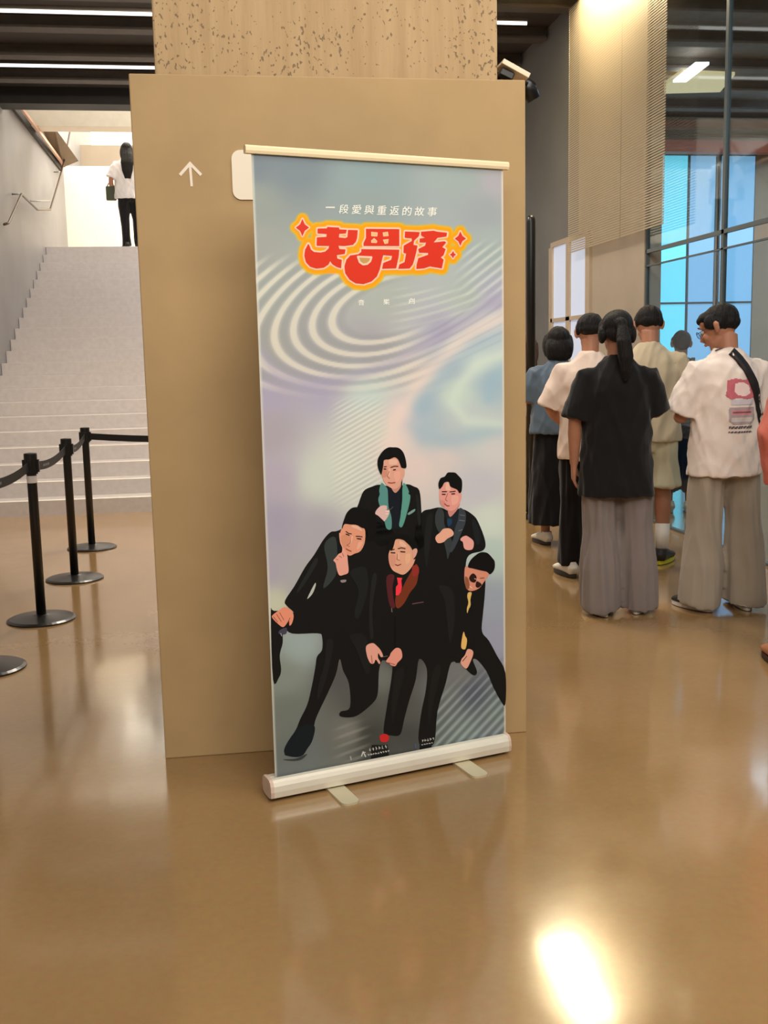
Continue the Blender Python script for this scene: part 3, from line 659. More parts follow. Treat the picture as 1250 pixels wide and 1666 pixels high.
# tagline: nine characters, spaced apart
for i, ch in enumerate('一段愛與重返的故事'):
    x = 529+i*(712-529)/8.9
    if ch == '一': cjk(ch, x+1, 338.5, 15, 2.2, (238, 238, 226), .15, 'printed_tagline', bold=.0)
    else: cjk(ch, x+2, 347+i*.62, 16, 15.0, (250, 250, 240), .12, 'printed_tagline', bold=.004)
for i, ch in enumerate('音樂劇'): cjk(ch, 583+i*41, 497-i*1.2, 10, 9.5, (250, 250, 244), 0, 'printed_subtitle', bold=.012)
# small credits along the foot of the print, too small in the photo to read
cr_ = Ink(); W_ = (205, 205, 200)
def marks(x0, y0, x1, y1, n, h, lay=9):
    rr = random.Random(int(x0)); y = lambda x: y0+(y1-y0)*(x-x0)/(x1-x0)
    for i in range(n):
        x = x0+(x1-x0)*i/(n-1); cr_.stroke([(x-1, y(x)-h*rr.random()), (x+1.2, y(x)-h*rr.random())], .45, W_, lay, False, n=5); cr_.stroke([(x+rr.uniform(-1, 1), y(x)), (x+rr.uniform(-1, 1), y(x)-h)], .4, W_, lay, False, n=5)
        if i % 2: cr_.stroke([(x-1, y(x)-h*.5), (x+1.5, y(x)-h*.6)], .4, W_, lay, False, n=5)
marks(602, 1222, 628, 1217, 6, 4.6); marks(600, 1229.5, 632, 1223, 9, 2.4); marks(688, 1207, 705, 1203.5, 5, 3.2); marks(687, 1212, 703, 1209, 5, .8)
cr_.stroke([(588.5, 1230), (591, 1223), (595, 1231)], .9, W_, 9, False, n=5); cr_.stroke([(591, 1224), (594.5, 1224)], .7, W_, 9, False, n=5)
cr_.stroke([(570.5, 1231), (571.5, 1236)], 1.2, (160, 162, 158), 9, False, n=6); cr_.stroke([(675.5, 1211), (676.5, 1217)], 1.1, (90, 85, 130), 9, False, n=6)
cr_.out('printed_credits')['kind'] = 'stuff'

BK, BK2, BK3 = (17, 18, 19), (24, 27, 28), (10, 11, 12)
SK, SKD, SKL = (222, 158, 134), (176, 112, 88), (240, 190, 168)
def face(ink, fr, outline, hair, brows, eyes, nose, mouth, lay, sk=SK, extra=()):
    ink.poly(outline, sk, lay, True, fr)
    for col, pts in extra: ink.poly(pts, col, lay+1, True, fr)
    for b in brows: ink.stroke(b, .8, (62, 36, 30), lay+2, False, fr=fr, n=6)
    for e in eyes: ink.stroke(e, .95, (44, 22, 20), lay+2, False, fr=fr, n=6)
    ink.stroke(nose, .6, SKD, lay+2, False, fr=fr, n=6); ink.stroke(mouth, .8, (150, 62, 54), lay+2, False, fr=fr, n=6)
    for h in hair: ink.poly(h, BK3, lay+3, True, fr)
# man with teal lapels, top
m2 = Ink()
m2.poly([(535,238),(500,246),(462,266),(440,320),(432,350),(440,420),(560,520),(715,520),(716,420),(714,340),(706,264),(680,245),(650,236),(600,250)], BK, 1, True, K)
m2.poly([(360,870),(620,860),(600,1666),(440,1666)], (18, 26, 36), 2, False, F2)
m2.poly([(250,780),(330,850),(370,930),(385,1240),(440,1440),(440,1666),(350,1666),(300,1500),(200,1180),(190,1080),(215,1000),(205,920)], (88, 148, 142), 3, True, F2)
m2.poly([(680,780),(740,850),(780,950),(770,990),(808,1030),(790,1180),(740,1370),(690,1540),(640,1640),(590,1600),(620,1400),(640,1100),(655,880)], (92, 158, 146), 3, True, F2)
m2.stroke([(645,500),(640,700),(640,1100),(620,1300)], 1.0, BK3, 4, False, fr=F2)
m2.poly([(760,1370),(860,1300),(905,1290),(880,1340),(780,1400)], (120, 160, 152), 4, True, F2)
m2.poly([(440,880),(520,975),(620,860),(600,780),(440,780)], (206, 146, 130), 4, True, F2)
face(m2, F2, [(245,480),(250,600),(275,700),(330,800),(400,860),(500,900),(590,850),(640,740),(655,640),(645,420),(560,300),(400,300),(290,360)],
     [[(380,95),(280,160),(200,270),(170,370),(185,500),(240,620),(262,560),(285,440),(300,340),(400,325),(500,285),(570,330),(610,420),(640,490),(725,490),(730,400),(700,260),(650,160),(570,100),(470,92)]],
     [[(300,470),(345,465)], [(430,482),(500,460),(568,462)]], [[(300,512),(330,515)], [(480,532),(520,525)]], [(400,560),(360,650),(405,700)], [(380,775),(440,785),(510,775)], 5, (228, 168, 148),
     [((212,148,126), [(255,500),(345,490),(372,560),(345,650),(290,680),(252,620)])])
m2.poly([(640,500),(690,505),(700,600),(680,680),(645,700)], (222, 170, 150), 6, True, F2)
m2.poly([(240,1225),(350,1225),(355,1280),(405,1310),(400,1360),(375,1430),(310,1520),(280,1505),(190,1420),(130,1380),(150,1310)], (226, 190, 184), 6, True, F2)
m2.stroke([(330,1330),(390,1335)], .5, (250, 235, 225), 7, False, fr=F2); m2.stroke([(330,1380),(385,1380)], .5, (250, 235, 225), 7, False, fr=F2); m2.stroke([(350,1300),(430,1290),(470,1245)], .5, (90, 90, 92), 7, False, fr=F2)
m2.poly([(400,335),(540,330),(560,400),(480,430),(400,420)], SKL, 6, True, F2); m2.poly([(395,520),(420,520),(410,640),(385,650)], (240, 188, 168), 6, True, F2); m2.poly([(500,580),(600,560),(600,700),(540,760),(500,680)], (238, 176, 156), 6, True, F2)
m2.poly([(690,280),(704,300),(712,400),(700,410),(694,330)], (30,33,34), 2, True, K)
m2.out('printed_man', 'printed man in dark suit with teal lapels, top of the group')
# man at upper right
m3 = Ink()
m3.poly([(800,338),(755,345),(718,358),(690,420),(680,560),(700,760),(905,760),(908,600),(925,545),(985,525),(994,485),(965,405),(942,372),(895,345),(850,360)], BK, 1, True, K)
m3.poly([(360,760),(600,700),(560,1050),(420,1050)], (28, 34, 42), 2, False, F3)
m3.poly([(395,880),(470,880),(470,960),(410,1000)], (28, 62, 92), 3, True, F3)
m3.poly([(270,680),(340,780),(350,980),(470,1240),(480,1330),(440,1450),(400,1560),(380,1440),(330,1250),(230,1060),(190,930),(200,780)], (54, 62, 64), 3, True, F3)
m3.poly([(610,690),(680,730),(710,800),(700,950),(640,1100),(560,1290),(470,1440),(440,1380),(500,1200),(520,1050),(575,900),(590,780)], (58, 66, 74), 3, True, F3)
for a in ([(615,810),(690,820)], [(600,900),(690,910)], [(590,1080),(650,1060)]): m3.stroke(a, .6, (104, 116, 128), 4, False, fr=F3)
m3.poly([(400,720),(430,830),(480,820),(590,680),(590,600),(400,640)], (206, 140, 132), 4, True, F3)
face(m3, F3, [(262,400),(262,520),(280,620),(350,690),(440,740),(520,720),(590,640),(625,560),(640,460),(600,400),(480,300),(400,250),(300,320)],
     [[(400,95),(350,160),(280,190),(245,290),(265,370),(310,330),(350,260),(420,250),(450,330),(560,380),(600,440),(640,400),(645,230),(590,150),(530,95),(460,88)]],
     [[(310,415),(385,415)], [(440,420),(530,408)]], [[(310,460),(360,462)], [(470,455),(520,450)]], [(400,450),(365,550),(395,575)], [(350,620),(390,655),(430,655)], 5, (232, 160, 150),
     [((216,148,136), [(270,560),(350,580),(350,680),(290,640)])])
m3.poly([(330,1045),(440,1040),(500,1100),(490,1160),(400,1210),(330,1270),(240,1285),(195,1220),(210,1160),(270,1110)], (238, 178, 152), 6, True, F3)
m3.poly([(690,1165),(740,1170),(830,1240),(845,1310),(820,1390),(740,1405),(680,1370),(660,1270),(620,1240),(630,1200)], (236, 170, 160), 6, True, F3)
m3.poly([(380,270),(410,260),(450,350),(440,390),(370,380)], SKL, 6, True, F3); m3.poly([(470,500),(580,490),(570,600),(480,640)], (240, 176, 160), 6, True, F3)
m3.poly([(935,400),(955,400),(975,470),(955,500)], (28,31,36), 2, True, K); m3.poly([(740,380),(765,370),(750,520),(735,600),(728,480)], (27,30,31), 2, True, K)
m3.out('printed_man', 'printed man in dark suit with patterned lapels, upper right')
# man bending at the right edge
m5 = Ink()
m5.poly([(905,640),(955,610),(992,640),(992,720),(984,805),(980,880),(1010,920),(1045,985),(1082,1060),(1082,1198),(1060,1180),(1028,1120),(1000,1055),(960,1005),(940,1005),(958,1055),(945,1072),(915,1050),(885,1010),(860,1000),(850,760)], BK, 2, True, K)
m5.poly([(240,640),(275,630),(285,650),(270,720),(272,790),(250,840),(230,890),(228,830),(245,760),(232,690)], (226, 190, 110), 3, True, F5)
m5.poly([(185,1120),(205,1170),(228,1220),(208,1330),(160,1320),(160,1240)], (238, 192, 110), 3, True, F5)
m5.poly([(205,320),(250,320),(300,330),(480,370),(490,430),(440,500),(380,580),(300,615),(240,605),(205,540),(195,440)], (222, 148, 124), 4, True, F5)
m5.poly([(205,440),(245,470),(260,560),(230,600),(205,540)], (150, 92, 66), 5, True, F5)
m5.poly([(400,140),(480,150),(540,210),(570,260),(565,350),(515,410),(470,380),(400,365),(300,340),(240,320),(270,240),(330,180)], BK3, 6, True, F5)
m5.poly([(255,450),(300,400),(345,440),(330,510),(275,500)], (44, 22, 20), 7, True, F5); m5.poly([(345,500),(380,510),(410,540),(370,575),(335,560)], (44, 22, 20), 7, True, F5)
m5.stroke([(320,465),(400,490)], .5, (225, 190, 180), 7, False, fr=F5); m5.stroke([(390,460),(440,455)], .45, (90, 40, 32), 7, False, fr=F5); m5.stroke([(262,560),(290,580)], .6, (250, 215, 195), 7, False, fr=F5)
m5.poly([(235,1335),(290,1345),(305,1390),(270,1490),(225,1570),(180,1550),(150,1500),(165,1450),(200,1410)], (236, 172, 150), 6, True, F5)
m5.stroke([(175,1480),(225,1420)], .6, (70, 30, 26), 7, False, fr=F5)
m5.out('printed_man', 'printed man bending at the right edge in sunglasses')
# man leaning at left
m1 = Ink()
m1.poly([(355,437),(318,445),(285,480),(245,545),(205,600),(160,680),(118,745),(128,770),(158,800),(150,835),(120,860),(150,889),(262,888),(280,905),(280,960),(258,990),(250,1040),(235,1120),(215,1200),(185,1262),(165,1310),(128,1368),(116,1412),(130,1424),(190,1424),(214,1395),(240,1350),(250,1270),(300,1160),(340,1070),(357,1000),(372,1050),(398,1110),(402,1212),(362,1230),(358,1250),(398,1256),(440,1244),(500,1195),(524,1150),(535,1020),(600,900),(600,470),(520,400),(470,380)], BK, 1, True, K)
m1.poly([(56,800),(70,790),(160,800),(160,870),(112,872),(108,930),(95,985),(101,1045),(92,1080),(66,1092)], BK, 2, True, K)
m1.poly([(110,1440),(165,1436),(215,1415),(190,1440),(150,1446)], (58, 62, 62), 2, True, K)
m1.poly([(290,500),(340,470),(345,600),(330,650),(285,690),(305,600)], (52, 60, 60), 2, True, K)
m1.poly([(215,738),(232,700),(250,668),(252,680),(238,715)], (190, 195, 188), 2, True, K)
m1.poly([(120,1380),(180,1300),(245,1290),(240,1350),(210,1400),(180,1428),(122,1420)], (16, 26, 32), 2, True, K)
face(m1, F1, [(300,540),(262,640),(275,780),(300,900),(380,1010),(440,1045),(520,1010),(620,970),(690,860),(715,740),(715,600),(680,540),(560,480),(420,460),(340,480)],
     [[(480,180),(390,260),(340,370),(300,500),(302,560),(340,475),(440,480),(560,490),(650,540),(720,560),(760,640),(760,780),(900,700),(900,300),(700,200),(600,170)]],
     [[(370,608),(410,640),(465,652)], [(550,695),(600,695),(660,705)]], [[(370,655),(425,675)], [(570,735),(640,745)]], [(480,700),(440,820),(385,855),(430,880)], [(370,920),(410,945),(460,965)], 4, (232, 160, 130),
     [((220,150,118), [(280,690),(440,680),(450,760),(400,860),(370,900),(300,880)])])
m1.poly([(245,640),(270,660),(280,800),(330,920),(385,1010),(400,1140),(412,1340),(330,1390),(250,1400),(205,1300),(180,1180),(140,1130),(180,1080),(240,1010),(290,985),(300,900),(260,800)], (238, 170, 152), 7, True, F1)
for a in ([(190,1110),(225,1120)], [(245,1050),(290,1080)], [(300,1000),(330,1060)]): m1.stroke(a, .45, (160, 90, 80), 8, False, fr=F1)
m1.poly([(270,1490),(370,1480),(360,1520),(290,1530)], (150, 140, 138), 8, True, F1)
m1.poly([(200,45),(260,75),(285,130),(270,200),(245,225),(240,170),(215,210),(180,240),(130,205),(78,150),(85,120),(140,80)], (236, 152, 124), 7, True, C3)
for a in ([(90,140),(130,190)], [(120,115),(165,185)], [(150,100),(190,170)], [(230,190),(250,150)]): m1.stroke(a, .5, (150, 80, 62), 8, False, fr=C3)
m1.poly([(150,270),(215,245),(215,300),(165,310),(140,300)], (70, 68, 88), 8, True, C3); m1.stroke([(160,300),(170,325)], .5, (190, 195, 200), 9, False, fr=C3)
for P, c in (([(250,560),(215,620),(170,700),(180,705),(225,640),(262,575)], (34,37,37)), ([(400,620),(470,600),(480,700),(440,820),(420,800),(440,700)], (28,31,32)), ([(300,920),(330,930),(300,1080),(262,1180),(262,1120),(290,1020)], (27,29,29)), ([(400,900),(470,900),(490,1040),(470,1060),(430,960)], (26,28,28))): m1.poly(P, c, 6, True, K)
m1.poly([(470,500),(560,500),(640,560),(650,600),(560,560),(480,530)], SKL, 5, True, F1); m1.poly([(470,700),(490,700),(470,800),(450,830)], SKL, 6, True, F1); m1.poly([(600,800),(670,800),(620,900),(560,930)], (240, 178, 152), 5, True, F1)
m1.out('printed_man', 'printed man leaning at left with a finger at his chin')
# crouching man, centre
m4 = Ink()
m4.poly([(560,500),(520,560),(480,640),(462,800),(470,900),(478,960),(520,1000),(580,1010),(588,1040),(580,1110),(562,1220),(550,1322),(582,1334),(622,1330),(640,1262),(662,1180),(690,1090),(705,1000),(738,1040),(735,1130),(712,1250),(705,1370),(768,1372),(785,1230),(820,1110),(846,1015),(892,1000),(906,760),(905,660),(800,620),(700,590),(690,500)], BK, 3, True, K)
m4.poly([(200,820),(330,790),(300,1000),(320,1200),(345,1330),(270,1330),(220,1150)], (88, 34, 40), 4, True, F4)
m4.poly([(700,600),(738,680),(735,800),(700,950),(600,1080),(500,1260),(400,1350),(350,1290),(360,1130),(430,1080),(520,900),(620,720)], (122, 54, 32), 4, True, F4)
m4.poly([(640,640),(735,640),(740,770),(640,800)], (150, 50, 42), 5, True, F4)
m4.poly([(375,830),(465,835),(450,880),(460,990),(440,1080),(400,1130),(355,1130),(358,990),(395,940)], (255, 62, 78), 6, False, F4)
m4.poly([(330,730),(540,720),(560,800),(440,830),(360,810)], (12, 22, 14), 5, True, F4)
m4.stroke([(640,1275),(720,1260),(820,1245)], .8, (110, 76, 80), 5, False, fr=F4)
m4.stroke([(285,1350),(290,1410)], .7, (120, 110, 104), 5, False, fr=F4)
face(m4, F4, [(250,380),(232,470),(250,600),(300,700),(380,750),(480,780),(570,720),(650,610),(690,480),(660,350),(560,250),(470,190),(360,180),(300,280)],
     [[(300,350),(240,370),(215,430),(210,300),(260,180),(380,110),(540,120),(680,200),(740,330),(700,480),(660,520),(650,400),(600,300),(530,230),(470,185),(360,182),(330,260)]],
     [[(270,370),(330,350)], [(395,340),(450,325),(515,340)]], [[(275,408),(340,412)], [(440,390),(510,396)]], [(385,430),(375,520),(420,540)], [(350,610),(390,625),(440,604)], 7, (230, 170, 142),
     [((222,156,132), [(245,450),(340,450),(350,600),(300,650),(250,560)])])
m4.poly([(640,370),(700,335),(722,380),(690,470),(650,500)], (222, 170, 150), 11, True, F4)
m4.poly([(250,300),(350,252),(420,300),(480,370),(515,460),(480,470),(440,410),(435,480),(470,550),(450,578),(400,510),(370,570),(310,560),(260,440)], (236, 170, 152), 8, True, H4)
m4.poly([(640,400),(720,328),(790,350),(815,440),(800,500),(740,560),(705,612),(640,600),(610,570),(560,540),(590,490),(620,450)], (238, 160, 142), 8, True, H4)
for a in ([(330,450),(345,560)], [(600,560),(700,590)]): m4.stroke(a, .5, (150, 80, 70), 9, False, fr=H4)
m4.stroke([(500,470),(580,455)], .5, (110, 100, 96), 9, False, fr=H4)
m4.poly([(618,1197),(627,1194),(633,1198),(631,1206),(621,1207)], (206, 42, 44), 4, True)
m4.poly([(605,1212),(631,1212),(634,1238),(603,1245)], (22, 24, 22), 4, False)
m4.poly([(683,1210),(703,1210),(702,1222),(683,1224)], (16, 18, 24), 4, False)
m4.poly([(684,1222),(698,1221),(699,1227),(683,1229)], (236, 128, 40), 5, False)
for P, c in (([(500,640),(520,640),(500,780),(505,900),(490,900),(486,780)], (32,34,34)), ([(790,680),(850,700),(860,820),(840,930),(826,820),(815,740)], (28,30,30)), ([(600,1060),(640,1050),(610,1180),(590,1280),(584,1200)], (25,27,27)), ([(770,1040),(800,1040),(770,1180),(748,1290),(745,1180)], (25,27,27)), ([(596,830),(602,830),(604,1000),(598,1000)], (8,8,9))): m4.poly(P, c, 5, True, K)
m4.poly([(420,210),(480,230),(540,300),(500,310),(430,290)], SKL, 9, True, F4); m4.poly([(390,410),(410,410),(415,510),(395,520)], SKL, 9, True, F4); m4.poly([(520,450),(600,430),(590,560),(530,600)], (238, 184, 150), 8, True, F4)
m4.out('printed_man', 'printed crouching man with a bright red tie, centre')
# ------------------------------------------------------------ people
SKIN = mat('warm_skin', (176, 124, 98), .5, var=.06, vscale=14, spec=.35)
HAIR = mat('black_hair', (17, 14, 13), .62, var=.4, vscale=90, bump=.9, bscale=160, stretch=(1, 1, .06), spec=.3)
HAIRB = mat('brown_hair', (62, 36, 28), .45, var=.3, vscale=90, bump=.4, bscale=120, stretch=(1, 1, .08))
EYEW = mat('eye_white', (225, 220, 212), .3); EYED = mat('eye_dark', (25, 18, 16), .2); LIP = mat('lip', (165, 92, 80), .45)
def cloth(name, rgb, bump=.15): return mat(name, rgb, .85, var=.05, vscale=5, bump=bump, bscale=220, sheen=.15, spec=.2)
PEND = []
def fold(V, N, amp, kx, kz, seed):
    """soft cloth folds: displacement along the normals"""
    r = np.random.RandomState(seed); d = np.zeros(len(V))
    for i in range(7):
        k = np.array([r.uniform(-kx, kx), r.uniform(-kx, kx), r.uniform(-kz, kz)]); p = r.uniform(0, 6.28)
        wv = np.sin(V @ (k*.37)+p*2)*1.3
        d += 1.15-2.2*np.abs(np.sin(V @ k*.5+p+wv*.5))
    return V+N*(d/4.2*amp)[:, None]
def remesh(mb, name, m, parent, M, voxel, smooth=2, disp=None):
    mb2 = MB(); mb2.v = [tuple(M @ Vector(v)) for v in mb.v]; mb2.f = mb.f; mb2.mi = mb.mi
    o = mb2.build(name, m, parent)
    r = o.modifiers.new('r', 'REMESH'); r.mode = 'VOXEL'; r.voxel_size = voxel; r.use_smooth_shade = True
    if smooth:
        s = o.modifiers.new('s', 'SMOOTH'); s.factor = .5; s.iterations = smooth
    PEND.append((o, disp)); return o
def bake_all():
    dg = bpy.context.evaluated_depsgraph_get(); new = []
    for o, disp in PEND: new.append(bpy.data.meshes.new_from_object(o.evaluated_get(dg)))
    for (o, disp), me in zip(PEND, new):
        old = o.data; nm = old.name; o.modifiers.clear(); o.data = me; bpy.data.meshes.remove(old); me.name = nm
        n = len(me.vertices)
        if disp and n:
            co = np.zeros(n*3); me.vertices.foreach_get('co', co); nr = np.zeros(n*3); me.vertices.foreach_get('normal', nr)
            v = fold(co.reshape(-1, 3), nr.reshape(-1, 3), *disp); me.vertices.foreach_set('co', v.ravel())
        me.polygons.foreach_set('use_smooth', [True]*len(me.polygons)); me.update()
    PEND.clear()
def lerp(a, b, t): return Vector(a).lerp(Vector(b), t)

def hand(mb, wrist, fdir, palm, side, curl=.5, spread=.1, s=1.0):
    """palm and five bent fingers; palm = direction the palm faces, side = towards the thumb"""
    f = Vector(fdir).normalized(); p = Vector(palm); p = (p-f*p.dot(f)).normalized(); t = Vector(side); t = (t-f*t.dot(f)-p*t.dot(p)).normalized()
    w = Vector(wrist); R3 = Matrix((t, p, f)).transposed()
    mb.tube([w-f*.03*s, w+f*.015*s, w+f*.05*s, w+f*.085*s, w+f*.095*s], [(.024*s, .019*s), (.028*s, .018*s), (.038*s, .016*s), (.040*s, .014*s), (.034*s, .010*s)], 14, side=t)
    for i, (off, L_, r0) in enumerate(((.030, .070, .0088), (.010, .078, .0092), (-.011, .073, .0088), (-.031, .058, .0078))):
        b = w+f*.080*s+t*off*s; a = curl*(.75+.12*i); dirs = []; pts = [b]
        d0 = f+t*(spread*(off/.03))
        for k, seg in enumerate((.45, .31, .24)):
            an = a*(.55+k*.75); dd = (d0.normalized()*math.cos(an)+p*math.sin(an)); pts.append(pts[-1]+dd*L_*seg*s)
        mb.tube(pts, [r0*s, r0*s, r0*.92*s, r0*.75*s], 10)
        mb.ell(pts[-1], r0*.78*s, nu=8, nv=6)
    b = w+f*.028*s+t*.026*s; p1 = b+(f*.5+t*.75+p*.3).normalized()*.034*s; p2 = p1+(f*.85+t*.3+p*.5*curl+p*.2).normalized()*.030*s; p3 = p2+(f*.9+t*.05+p*.7*curl).normalized()*.024*s
    mb.tube([b-t*.01*s, p1, p2, p3], [.014*s, .0115*s, .0100*s, .0078*s], 10); mb.ell(p3, .0082*s, nu=8, nv=6)

def person(loc, az, H, label, tee, bottom, head=(0, 0), arms=None, feet=((-.10, .0), (.10, .0)), hair='short', hairm=None, build=1.0, shoes=((235, 230, 220), (60, 55, 50)),
           voxel=.006, bare=False, seed=1, group='people queueing at the glass wall', hips=0., lean=0.):
    s = H/1.65; W = build
    root = thing('person', loc, label, 'person', group)
    M = Matrix.Translation(Vector(loc)) @ Matrix.Rotation(-math.radians(az), 4, 'Z') @ Matrix.Scale(s, 4)
    ident = M
    hairm = hairm or HAIR
    b = MB()
    X = (1, 0, 0)
    def TL(p):      # forward lean grows with height above the hips
        p = Vector(p); k = max(0, (p.z-.9)); return Vector((p.x, p.y+lean*k, p.z))
    b.tube([TL((0, 0, .80)), TL((0, 0, .88)), TL((0, 0, .97)), TL((0, 0, 1.06)), TL((0, 0, 1.18)), TL((0, 0, 1.29)), TL((0, -.005, 1.36)), TL((0, -.008, 1.405))],
           [(.12*W, .08), (.155*W, .10), (.15*W, .10), (.125*W, .088), (.14*W, .098), (.145*W, .092), (.110*W, .068), (.056, .052)], 20, side=X)
    b.tube([TL((0, -.012, 1.36)), TL((0, -.006, 1.42)), TL((0, .008, 1.50))], [.062, .053, .055], 14)
    # head
    pv = TL((0, .0, 1.455)); Rh = Matrix.Rotation(math.radians(head[0]), 3, 'Z') @ Matrix.Rotation(-math.radians(head[1]), 3, 'X')
    def Hd(x, y, z): return pv+Rh @ Vector((x*1.08, y*1.08, (z-1.455)*1.06))
    b.ell(Hd(0, .002, 1.56), (.076, .094, .088), Rh, 20, 14); b.ell(Hd(0, .034, 1.505), (.058, .064, .068), Rh, 16, 12); b.ell(Hd(0, .066, 1.462), (.030, .026, .022), Rh, 12, 8)
    b.ell(Hd(0, .058, 1.59), (.062, .036, .036), Rh, 14, 10)
    b.tube([Hd(0, .090, 1.563), Hd(0, .104, 1.535), Hd(0, .112, 1.520), Hd(0, .098, 1.510)], [.008, .011, .014, .010], 10)
    for q in (-1, 1):
        b.ell(Hd(q*.033, .076, 1.525), (.022, .020, .020), Rh, 10, 8)          # cheek
        b.ell(Hd(q*.030, .082, 1.577), (.024, .014, .009), Rh, 10, 8)          # brow ridge
        b.tube([Hd(q*.074, .005, 1.515), Hd(q*.083, -.004, 1.53), Hd(q*.086, -.010, 1.555), Hd(q*.079, -.002, 1.572)], [(.007, .012), (.008, .016), (.008, .018), (.005, .012)], 10, side=Rh @ Vector((1, 0, 0)))
    b.ell(Hd(0, .096, 1.492), (.022, .010, .009), Rh, 12, 8)
    # arms: (elbow, wrist, palm, thumb side, curl)
    arms = arms or {}
    A = {}
    for q, key in ((-1, 'L'), (1, 'R')):
        sh = TL((q*.160*W, -.005, 1.318)); el, wr, palm, th, cu = arms.get(key, ((q*.225*W, -.015, 1.075), (q*.235*W, .04, .84), (-q, 0, 0), (0, 1, -.1), .45))
        el = TL(el); wr = TL(wr) if wr[2] > 1.0 else Vector(wr); A[key] = (sh, el, wr)
        b.ell(sh, (.042, .042, .042)); m1_ = lerp(sh, el, .45); m2_ = lerp(el, wr, .3)
        b.tube([sh, m1_, el, m2_, lerp(el, wr, .75), wr], [.040, .043, .036, .038, .029, .024], 14)
        hand(b, wr, (wr-el), palm, th, cu)
    # legs
    LG_ = []
    for q, (fx, fy) in zip((-1, 1), feet):
        hp = Vector((q*.088*W+hips, 0, .87)); an = Vector((fx, fy-.02, .085)); kn = lerp(hp, an, .49)+Vector((0, .022, 0)); LG_.append((hp, kn, an))
        b.tube([hp, lerp(hp, kn, .35), kn, lerp(kn, an, .3), lerp(kn, an, .75), an], [.083*W, .075, .052, .055, .038, .034], 14)
        b.tube([an+Vector((0, -.02, -.03)), an+Vector((0, .05, -.045)), an+Vector((0, .13, -.062)), an+Vector((0, .19, -.066))], [(.030, .036), (.036, .030), (.042, .018), (.030, .012)], 12, side=X)
    remesh(b, 'body', SKIN, root, M, voxel*s, 2)
    # face details
    fr = pw(root)
    for q in (-1, 1):
        ey = MB().ell(M @ Hd(q*.030, .082, 1.553), (.0125*s, .0125*s, .0085*s), M.to_3x3().normalized() @ Rh, 12, 8).build('eye', EYEW, root, smooth=True)
        MB().ell(M @ Hd(q*.030, .0925, 1.553), (.0055*s, .0035*s, .0055*s), M.to_3x3().normalized() @ Rh, 10, 6).build('pupil', EYED, ey, smooth=True)
        MB().tube([M @ Hd(q*.014, .0965, 1.578), M @ Hd(q*.032, .0965, 1.584), M @ Hd(q*.048, .086, 1.578)], [.0028, .0034, .002], 6).build('eyebrow', HAIR, root, smooth=True)
    e = MB(); e.ell(M @ Hd(0, .103, 1.4915), (.020*s, .006*s, .008*s), M.to_3x3().normalized() @ Rh, 12, 6)
    e.build('lips', LIP, root, smooth=True)
    # hair
    h = MB(); h.ell(Hd(0, -.016, 1.578), (.087, .100, .086), Rh, 24, 16)
    h.ell(Hd(0, .040, 1.612), (.074, .058, .040), Rh, 18, 12)
    h.ell(Hd(0, -.050, 1.545 if hair == 'shortm' else 1.535), (.072, .056, .046 if hair == 'shortm' else .058), Rh, 18, 12)
    for q in (-1, 1): h.ell(Hd(q*.070, .018, 1.575), (.018, .040, .040), Rh, 10, 8)
    if hair == 'bob':
        h.ell(Hd(0, -.038, 1.50), (.108, .082, .10), Rh, 20, 14); h.ell(Hd(0, -.035, 1.46), (.104, .075, .07), Rh, 18, 12)
        for q in (-1, 1): h.ell(Hd(q*.085, .010, 1.52), (.026, .050, .085), Rh, 12, 8)
    if hair == 'long':
        h.tube([Hd(0, -.04, 1.56), TL((0, -.08, 1.46)), TL((0, -.125, 1.33)), TL((0, -.135, 1.20)), TL((0, -.13, 1.08))], [(.092, .055), (.095, .045), (.10, .035), (.085, .028), (.05, .018)], 18, side=X)
        for q in (-1, 1): h.ell(Hd(q*.082, .0, 1.50), (.024, .048, .09), Rh, 12, 8)
    if hair == 'pony':
        h.ell(Hd(.0, -.105, 1.565), (.034, .034, .034), Rh)
        h.tube([Hd(0, -.11, 1.57), TL((.018, -.15, 1.50)), TL((.028, -.155, 1.42)), TL((.030, -.15, 1.34)), TL((.03, -.145, 1.29))], [(.026, .022), (.040, .030), (.042, .030), (.030, .022), (.012, .01)], 14, side=X)
        for q in (-1, 1): h.ell(Hd(q*.076, -.008, 1.535), (.024, .046, .052), Rh, 10, 8)
    if hair == 'shortm':
        for q in (-1, 1): h.ell(Hd(q*.074, -.01, 1.56), (.014, .034, .034), Rh, 10, 8)
        h.ell(Hd(0, .072, 1.612), (.062, .030, .026), Rh, 14, 10)
    remesh(h, 'hair', hairm, root, M, .006*s, 1, (.0035, 110, 14, seed))
    # top garment
    t = dict(hem=.80, w=.205, d=.125, sl=.78, sr=.082, flare=.01, col=(230, 225, 220), name='t_shirt', collar=True, both=True, long=False); t.update(tee)
    g = MB(); w_, d_ = t['w'], t['d']; hz = t['hem']
    g.tube([TL((0, 0, hz)), TL((0, 0, hz+.03)), TL((0, 0, (hz+1.1)/2)), TL((0, 0, 1.10)), TL((0, 0, 1.24)), TL((0, -.004, 1.315)), TL((0, -.008, 1.365)), TL((0, -.010, 1.405)), TL((0, -.008, 1.428))],
           [(w_+t['flare'], d_+t['flare']), (w_+t['flare'], d_+t['flare']), (w_, d_), (w_*.96, d_*.98), (w_*.99, d_), (w_*.86, d_*.90), (w_*.66, d_*.74), (w_*.44, d_*.58), (.068, .066)], 28, side=X)
